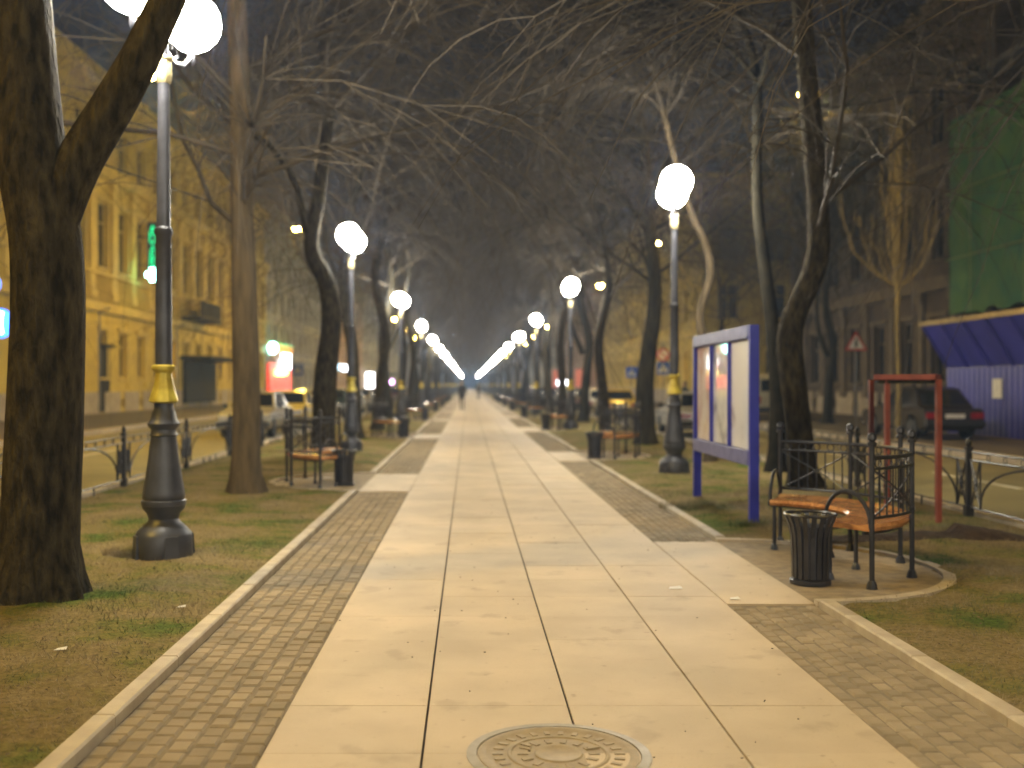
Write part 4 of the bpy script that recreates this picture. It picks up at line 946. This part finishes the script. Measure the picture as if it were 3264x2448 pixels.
# ------------------------------------------------------------------ people
def person(lab, loc, rz, ph=0.25, top=M['cloth'], s=1.0):
    t = thing('person', lab, 'person', loc, rz)
    J = {'pelvis': (0,0,.95), 'waist': (0,.0,1.08), 'chest': (0,.01,1.32), 'neck': (0,.01,1.50), 'head': (0,.03,1.60), 'crown': (0,.02,1.74),
         'shl': (-.17,0,1.42), 'ell': (-.24,-.10,1.15), 'hl': (-.22,.03,.90), 'shr': (.17,0,1.42), 'elr': (.23,.08,1.15), 'hr': (.21,.22,.95),
         'hipl': (-.09,0,.90), 'kl': (-.10,.18+ph*.2,.52), 'al': (-.09,.22,.09), 'tl': (-.09,.38,.04), 'hipr': (.09,0,.90), 'kr': (.10,-.04,.50), 'ar': (.09,-.30,.14), 'tr': (.10,-.20,.03)}
    R = {'pelvis': .14, 'waist': .13, 'chest': .155, 'neck': .055, 'head': .085, 'crown': .06, 'shl': .075, 'ell': .05, 'hl': .035, 'shr': .075, 'elr': .05, 'hr': .035, 'hipl': .10, 'kl': .065, 'al': .045, 'tl': .04, 'hipr': .10, 'kr': .065, 'ar': .045, 'tr': .04}
    E = [('pelvis','waist'),('waist','chest'),('chest','neck'),('neck','head'),('head','crown'),('chest','shl'),('shl','ell'),('ell','hl'),('chest','shr'),('shr','elr'),('elr','hr'),('pelvis','hipl'),('hipl','kl'),('kl','al'),('al','tl'),('pelvis','hipr'),('hipr','kr'),('kr','ar'),('ar','tr')]
    ks = list(J); me = bpy.data.meshes.new('body'); me.from_pydata([J[k] for k in ks], [(ks.index(a), ks.index(c)) for a, c in E], []); me.materials.append(top)
    o = bpy.data.objects.new('body', me); C.objects.link(o); o.parent = t
    sk = o.modifiers.new('skin', 'SKIN'); 
    for i, k in enumerate(ks): me.skin_vertices[0].data[i].radius = (R[k], R[k]*.85)
    me.skin_vertices[0].data[0].use_root = True; sk.use_smooth_shade = True
    sd = o.modifiers.new('sub', 'SUBSURF'); sd.levels = 1; sd.render_levels = 1
    b = MB(); b.lathe([(.16, .72), (.19, .8), (.175, 1.05), (.185, 1.3), (.165, 1.42), (.06, 1.5)], 16, mod=lambda a, z: 1-.22*abs(math.sin(a))); b.build('coat', top, t, True)
    b = MB(); b.ball((0, -.01, 1.69), .098, 12, 8, 1.05); b.build('hair', M['black'], t, True)
    b = MB(); b.ball((0, .055, 1.625), .07, 12, 8, 1.25); b.ball((0, .128, 1.625), .013, 6, 4, 1.6); b.build('face', M['skin'], t, True)
    t.scale = (s,)*3; return t
person('person in dark coat walking down the middle of the path', (-.38, 61, 0), PI, s=1.0)
person('distant walker in grey beyond the first one on the path', (1.05, 108, 0), 0, top=M['cloth2'])
person('person in dark clothes standing behind the yellow-collared right lamp post', (10.6, 51, -.1), 2.2, ph=0)

# ------------------------------------------------------------------ trees
def smooth_path(pts, n):
    out = []; P = [Vector(p) for p in pts]; P = [P[0]*2-P[1]]+P+[P[-1]*2-P[-2]]
    for i in range(1, len(P)-2):
        for k in range(n):
            t = k/n; a, b_, c_, d_ = P[i-1:i+3]
            out.append(0.5*((2*b_)+(c_-a)*t+(2*a-5*b_+4*c_-d_)*t*t+(3*b_-a-3*c_+d_)*t**3))
    out.append(P[-2]); return out
LAMPS = [Vector((-2.62, y, 4.8)) for y in LY]+[Vector((3.42, y, 4.8)) for y in RY]
OFF = [None]
def near_lamp(p):
    if OFF[0] is None: return False
    q = p+OFF[0]
    return any(abs(l.y-q.y) < 2.4 and (Vector((l.x, 0, l.z))-Vector((q.x, 0, q.z))).length < 1.7 for l in LAMPS)
def grow(crown, R, start, dirv, length, r0, depth, droop, lean, nseg=7, kids_=6, wig=.22):
    p = Vector(start); d = Vector(dirv).normalized(); pts = [p.copy()]; ds = [d.copy()]
    st = length/nseg
    for i in range(nseg):
        d = d+Vector((R.gauss(0, wig), R.gauss(0, wig), R.gauss(0, wig)))*.5+Vector(lean)*.10
        d.z += (-droop*(1.5 if depth == 0 else 1) if depth <= 1 else .05)*(i/nseg)
        d.normalize(); p = p+d*st; pts.append(p.copy()); ds.append(d.copy())
    for j, q in enumerate(pts):
        if near_lamp(q):
            if j < 2: return
            pts = pts[:j]; ds = ds[:j]; nseg = j-1; break
    r1 = r0*.35 if depth > 0 else r0*.45
    rad = [r0+(r1-r0)*i/nseg for i in range(nseg+1)]
    crown.tube(pts, rad, 7 if depth >= 3 else (5 if depth == 2 else 3), False)
    if depth > 0:
        for k in range(kids_):
            f = .18+.82*(k+R.random()*.8)/kids_; i = min(int(f*nseg), nseg); q = pts[i]; dd = ds[i]
            ax = dd.cross(Vector((R.gauss(0, 1), R.gauss(0, 1), R.gauss(0, 1)))); 
            if ax.length < 1e-4: continue
            ax.normalize(); ang = R.uniform(.45, 1.05) if k < kids_-1 else R.uniform(.1, .4)
            nd = Matrix.Rotation(ang, 3, ax) @ dd
            if depth >= 2: nd.z = max(nd.z, -.05)
            grow(crown, R, q, nd, length*R.uniform(.48, .68)*(1.35 if depth == 1 else 1), max(rad[i]*R.uniform(.36, .5), min(.0055, .012) if depth > 1 else .0058), depth-1, droop, lean, max(3, nseg-1) if depth > 1 else 5, kids_ if depth > 2 else (8 if depth == 2 else 17), wig)
def make_tree(seed, trunk, rad, limbs, mats, H=13.5, lean=(0,0,0), nl=9, thick=1.0, name='tree', depth=3, base=.35, llen=6.4, droop=.42, at=None):
    OFF[0] = Vector(at) if at else None
    R = random.Random(seed); t = thing(name, '', 'tree', group=None)
    pts = smooth_path(trunk, 6); N = len(pts); rr = []
    zs = trunk[-1][2]
    for i, p in enumerate(pts):
        f = i/(N-1); fl = 1+.42*max(0, 1-p.z/.45)**2; rr.append((rad[0]+(rad[1]-rad[0])*f)*fl)
    b = MB(); n = 16; bb = len(b.v)
    b.tube(pts, rr, n, True)
    for i in range(len(b.v)):
        x, y, z = b.v[i]; a = noise.noise(Vector((x*3.1+seed, y*3.1, z*.7)))*.12+(.16*max(0, 1-z/.4)*math.cos(5*math.atan2(y, x)+seed) if z < .4 else 0)
        c_ = pts[min(i//n, N-1)]; b.v[i] = (c_.x+(x-c_.x)*(1+a), c_.y+(y-c_.y)*(1+a), z-(.06 if i < n else 0))
    if limbs:
        for L in limbs:
            lp = smooth_path(L[0], 5); b.tube(lp, [L[1]+(L[2]-L[1])*i/(len(lp)-1) for i in range(len(lp))], 10)
    b.build('trunk', mats[0], t, True)
    cr_ = MB(); top = pts[-1]; td = (pts[-1]-pts[-3]).normalized()
    ends = [(top, td, rad[1])]+[(Vector(L[0][-1]), (Vector(L[0][-1])-Vector(L[0][-2])).normalized(), L[2]) for L in (limbs or [])]
    for (p, d, r) in ends:
        ln = (H-p.z)*.62
        grow(cr_, R, p, d+Vector((0, 0, .5)), ln, r, depth, droop, lean, 8, 8)
        for k in range(3):
            a = R.uniform(0, 2*PI); grow(cr_, R, p-d*.1*k, Vector((math.cos(a), math.sin(a), .9)), ln*.85, r*.55, depth, droop, lean, 7, 7)
    nl = int(nl*1.7)
    for k in range(nl):
        i = int(N*(base+(1-base)*k/nl)); i = min(i, N-1); a = k*2.4+R.uniform(-.5, .5); p = pts[i]
        if p.z < (3.6 if at else 4.6): continue
        grow(cr_, R, p, Vector((math.cos(a), math.sin(a), R.uniform(.25, .8))), llen*R.uniform(.7, 1.15), rr[i]*.27, depth-1, droop, lean, 7, 11)
    cr_.build('crown', mats[1], t)
    return t
big = make_tree(3, [(-.05, 0, 0), (0, 0, 1.2), (.0, 0, 2.4), (-.10, 0, 3.1), (-.20, .05, 4.2), (-.28, .1, 6.5), (-.3, .2, 8)], (.27, .19), [([(.02, 0, 2.55), (.22, 0, 3.02), (.52, .0, 3.52), (.72, .0, 3.9), (.98, .1, 4.6), (1.15, .3, 5.6), (1.2, .5, 6.8)], .18, .08)], (M['bark'], M['twig']), 14, nl=6, lean=(.3, .3, 0), name='tree', at=(-2.95, 7.25, 0))
big.location = (-2.95, 7.25, 0); big['label'] = 'massive rough-barked forked trunk at the left picture edge, nearest tree'
t2 = make_tree(4, [(0, 0, 0), (0, 0, 1.5), (-.03, 0, 3), (-.08, 0, 5), (-.15, 0, 7.5)], (.205, .13), None, (M['barklight'], M['twig']), 15, nl=8, lean=(.5, -.1, 0), base=.55, at=(-3.03, 14.2, 0))
t2.location = (-3.03, 14.2, 0); t2['label'] = 'straight smooth brown trunk left of the path, just before the left bench'
t3 = make_tree(5, [(-.1, 0, 0), (-.06, 0, 1.5), (.08, 0, 2.8), (-.02, 0, 3.6), (-.33, 0, 4.4), (-.2, 0, 5.4), (.05, 0, 7.3)], (.26, .12), [([(-.33, 0, 4.3), (-.42, 0, 4.75), (-.7, 0, 5.8), (-1.3, 0, 6.6), (-2.1, .2, 7.1)], .10, .05)], (M['bark'], M['twig']), 14, nl=8, lean=(.6, -.1, 0), base=.55, at=(-2.98, 22, 0))
t3.location = (-2.98, 22, 0); t3['label'] = 'bent dark trunk behind the left bench, under the orange road lamp'
t4 = make_tree(6, [(0, 0, 0), (-.05, 0, 1.5), (-.1, 0, 2.6), (-.35, 0, 4.2), (-.2, 0, 5.8), (.1, 0, 7.5)], (.20, .11), [([(-.25, 0, 3.8), (-.7, 0, 5), (-.9, .2, 6.6)], .10, .05)], (M['bark'], M['twig']), 14, nl=8, lean=(.6, -.1, 0), base=.5, at=(-3.1, 28.6, 0))
t4.location = (-3.1, 28.6, 0); t4['label'] = 'slim curving trunk right behind the second left lamp post'
tr1 = make_tree(8, [(.02, 0, 0), (-.03, 0, .6), (-.07, 0, 1.05), (-.18, 0, 2.04), (-.1, 0, 2.55), (.2, 0, 3.25), (.22, 0, 4.05), (.08, 0, 5.8), (-.1, 0, 8)], (.205, .13), None, (M['bark'], M['twig']), 13, nl=9, lean=(-.55, -.2, 0), base=.45, at=(4.78, 14.9, 0))
tr1.location = (4.78, 14.9, 0); tr1['label'] = 's-curved thick trunk right of the notice board behind the near bench'
tr2 = make_tree(9, [(0, 0, 0), (-.05, 0, 1.2), (-.1, 0, 2.1), (-.2, 0, 2.85), (0, 0, 3.57), (-.1, 0, 4.2), (-.33, 0, 4.7), (-.6, 0, 5.5), (-.9, 0, 6.7)], (.10, .05), None, (M['barklight'], M['twig']), 11, nl=7, lean=(-.55, -.1, 0), base=.6, llen=4, at=(4.6, 19.8, 0))
tr2.location = (4.6, 19.8, 0); tr2['label'] = 'thin pale wavy trunk between the notice board and the right lamp globes'
M['vdark'] = pmat('very dark bark', (0.022, 0.019, 0.012), (0.010, 0.009, 0.006), 6, 0.95, bump=0.8, bscale=18, dist=0.02, spec=.1)  # even bark colour, set darker to offset the near lamp
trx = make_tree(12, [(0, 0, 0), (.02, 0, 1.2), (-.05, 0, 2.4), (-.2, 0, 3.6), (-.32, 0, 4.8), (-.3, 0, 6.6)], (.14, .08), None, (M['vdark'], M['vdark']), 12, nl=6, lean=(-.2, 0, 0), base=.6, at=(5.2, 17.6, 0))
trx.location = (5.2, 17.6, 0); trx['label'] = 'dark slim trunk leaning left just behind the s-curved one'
tr3 = make_tree(10, [(-.05, 0, 0), (-.1, 0, 1.4), (.0, 0, 2.4), (.12, 0, 3.2), (.15, 0, 4.2), (-.02, 0, 5.9), (-.1, 0, 7.6)], (.25, .12), None, (M['barkdark'], M['barkdark']), 14, nl=9, lean=(-.55, -.1, 0), base=.5, at=(4.5, 26, 0))
tr3.location = (4.5, 26, 0); tr3['label'] = 'dark trunk just left of the lamp post behind the notice board'
tre = make_tree(14, [(0, 0, 0), (.05, 0, 1.5), (0, 0, 3.2), (-.15, .1, 5.2), (-.3, .2, 7.5)], (.22, .13), None, (M['bark'], M['twig']), 14, nl=9, lean=(-.6, .35, 0), base=.5, at=(5.1, 7.6, 0))
tre.location = (5.1, 7.6, 0); tre['label'] = 'bare tree just beyond the right picture edge whose branches hang into the top right corner'
gen = [make_tree(20+k, [(0, 0, 0), (R0*.1, 0, 1.5), (R0*.25, .05, 3.2), (-R0*.1, 0, 5), (R0*.2, .1, 7)], (.2, .11), ([([(0, 0, 2.7), (-R0*.5, 0, 4), (-R0*.8, .3, 6)], .11, .06)] if k % 2 else None), (M['barkdark'] if k % 2 else M['bark'], M['twig']), 13.5, nl=9, lean=(.5, 0, 0), base=.5) for k, R0 in enumerate((1, -1, .6))]
treeL = [34.5, 41.5, 49, 56, 63.5, 71, 78, 86, 94]; treeR = [33.8, 41.5, 48, 56, 61.5, 69, 76, 84, 92]
used = [False]*3; ci = 0
def put(x, y, lab, flip, sc=1.0, grp='bare trees in rows along the path'):
    global ci
    k = ci % 3; ci += 1
    rz = rnd.uniform(-.5, .5)+(PI if flip else 0)
    if not used[k]: o = gen[k]; o.location = (x, y, 0); o.rotation_euler = (0, 0, rz); o['label'] = lab; used[k] = True
    else: o = dup(gen[k], (x, y, 0), rz, lab)
    o.scale = (sc,)*3; o['group'] = grp
for i, y in enumerate(treeL): put(-3.12+rnd.uniform(-.12, .12), y, 'bare tree in the left row, %s trunk from the viewer' % ORD[i+3+1] if i+4 < 12 else 'far bare trees merging along the left side of the path', False, rnd.uniform(.92, 1.12))
for i, y in enumerate(treeR): put(4.5+rnd.uniform(-.12, .12), y, 'bare tree in the right row, %s trunk from the viewer' % ORD[i+3] if i+3 < 12 else 'far bare trees merging along the right side of the path', True, rnd.uniform(.92, 1.12))
for k in range(14):
    put(-3.15, 101+9*k, 'far bare trees merging along the left side of the path', False, rnd.uniform(.9, 1.1)); put(4.55, 100+9*k, 'far bare trees merging along the right side of the path', True, rnd.uniform(.9, 1.1))
put(13.6, 39.5, 'dark tree on the right pavement behind the warning sign', True, .95, 'pavement trees')
put(12.6, 52, 'dark bare tree on the right pavement beyond the minibus', True, .9, 'pavement trees')
# young pollarded tree with upright yellow shoots
sp_ = thing('sapling', 'young pollarded tree with upright yellow shoots before the green netting', 'tree', (11.38, 27.6, 0))
b = MB(); b.tube([(0, 0, 0), (.03, 0, 1.5), (-.02, 0, 3.0), (0, 0, 4.2)], [.075, .065, .06, .075], 10); b.build('trunk', M['yellowtwig'], sp_, True)
b = MB(); R = random.Random(3)
for k in range(26):
    a = R.uniform(0, 2*PI); sprd = R.uniform(.05, .45); h = R.uniform(2.6, 5.4)
    if k < 8: sprd = R.uniform(.8, 1.7); h = R.uniform(1.4, 3.0)
    pts = [(0, 0, 4.1)]; 
    for j in range(1, 8):
        f = j/7; rr_ = sprd*(1-(1-f)**2.2); pts.append((rr_*math.cos(a)+R.gauss(0, .03), rr_*math.sin(a)+R.gauss(0, .03), 4.1+h*f**1.25))
    b.tube(pts, [.021*(1-.65*j/7) for j in range(8)], 5, False)
    for j in range(3, 7):
        q = Vector(pts[j]); b.tube([q, q+Vector((R.gauss(0, .12), R.gauss(0, .12), .3)), q+Vector((R.gauss(0, .15), R.gauss(0, .15), .7))], [.009, .007, .004], 3, False)
b.build('crown', M['yellowtwig'], sp_)
# ------------------------------------------------------------------ thin blue haze added to stand in for lens halos round the lamps
b = MB(); b.box((0, 950, 11.0), (3040, 3140, 24.8))
hz = bpy.data.materials.new('lamp halo haze'); hz.use_nodes = True; ht = hz.node_tree; ht.nodes.clear()
ho = ht.nodes.new('ShaderNodeOutputMaterial'); hv = ht.nodes.new('ShaderNodeVolumePrincipled')
hv.inputs['Color'].default_value = (.40, .60, 1.0, 1); hv.inputs['Density'].default_value = HAZE; hv.inputs['Anisotropy'].default_value = 0.0
ht.links.new(hv.outputs[0], ho.inputs['Volume'])
hzo = b.build('haze', hz); hzo['kind'] = 'stuff'; tag(hzo, 'thin blue haze added to imitate lens glow round the lamps', 'haze')
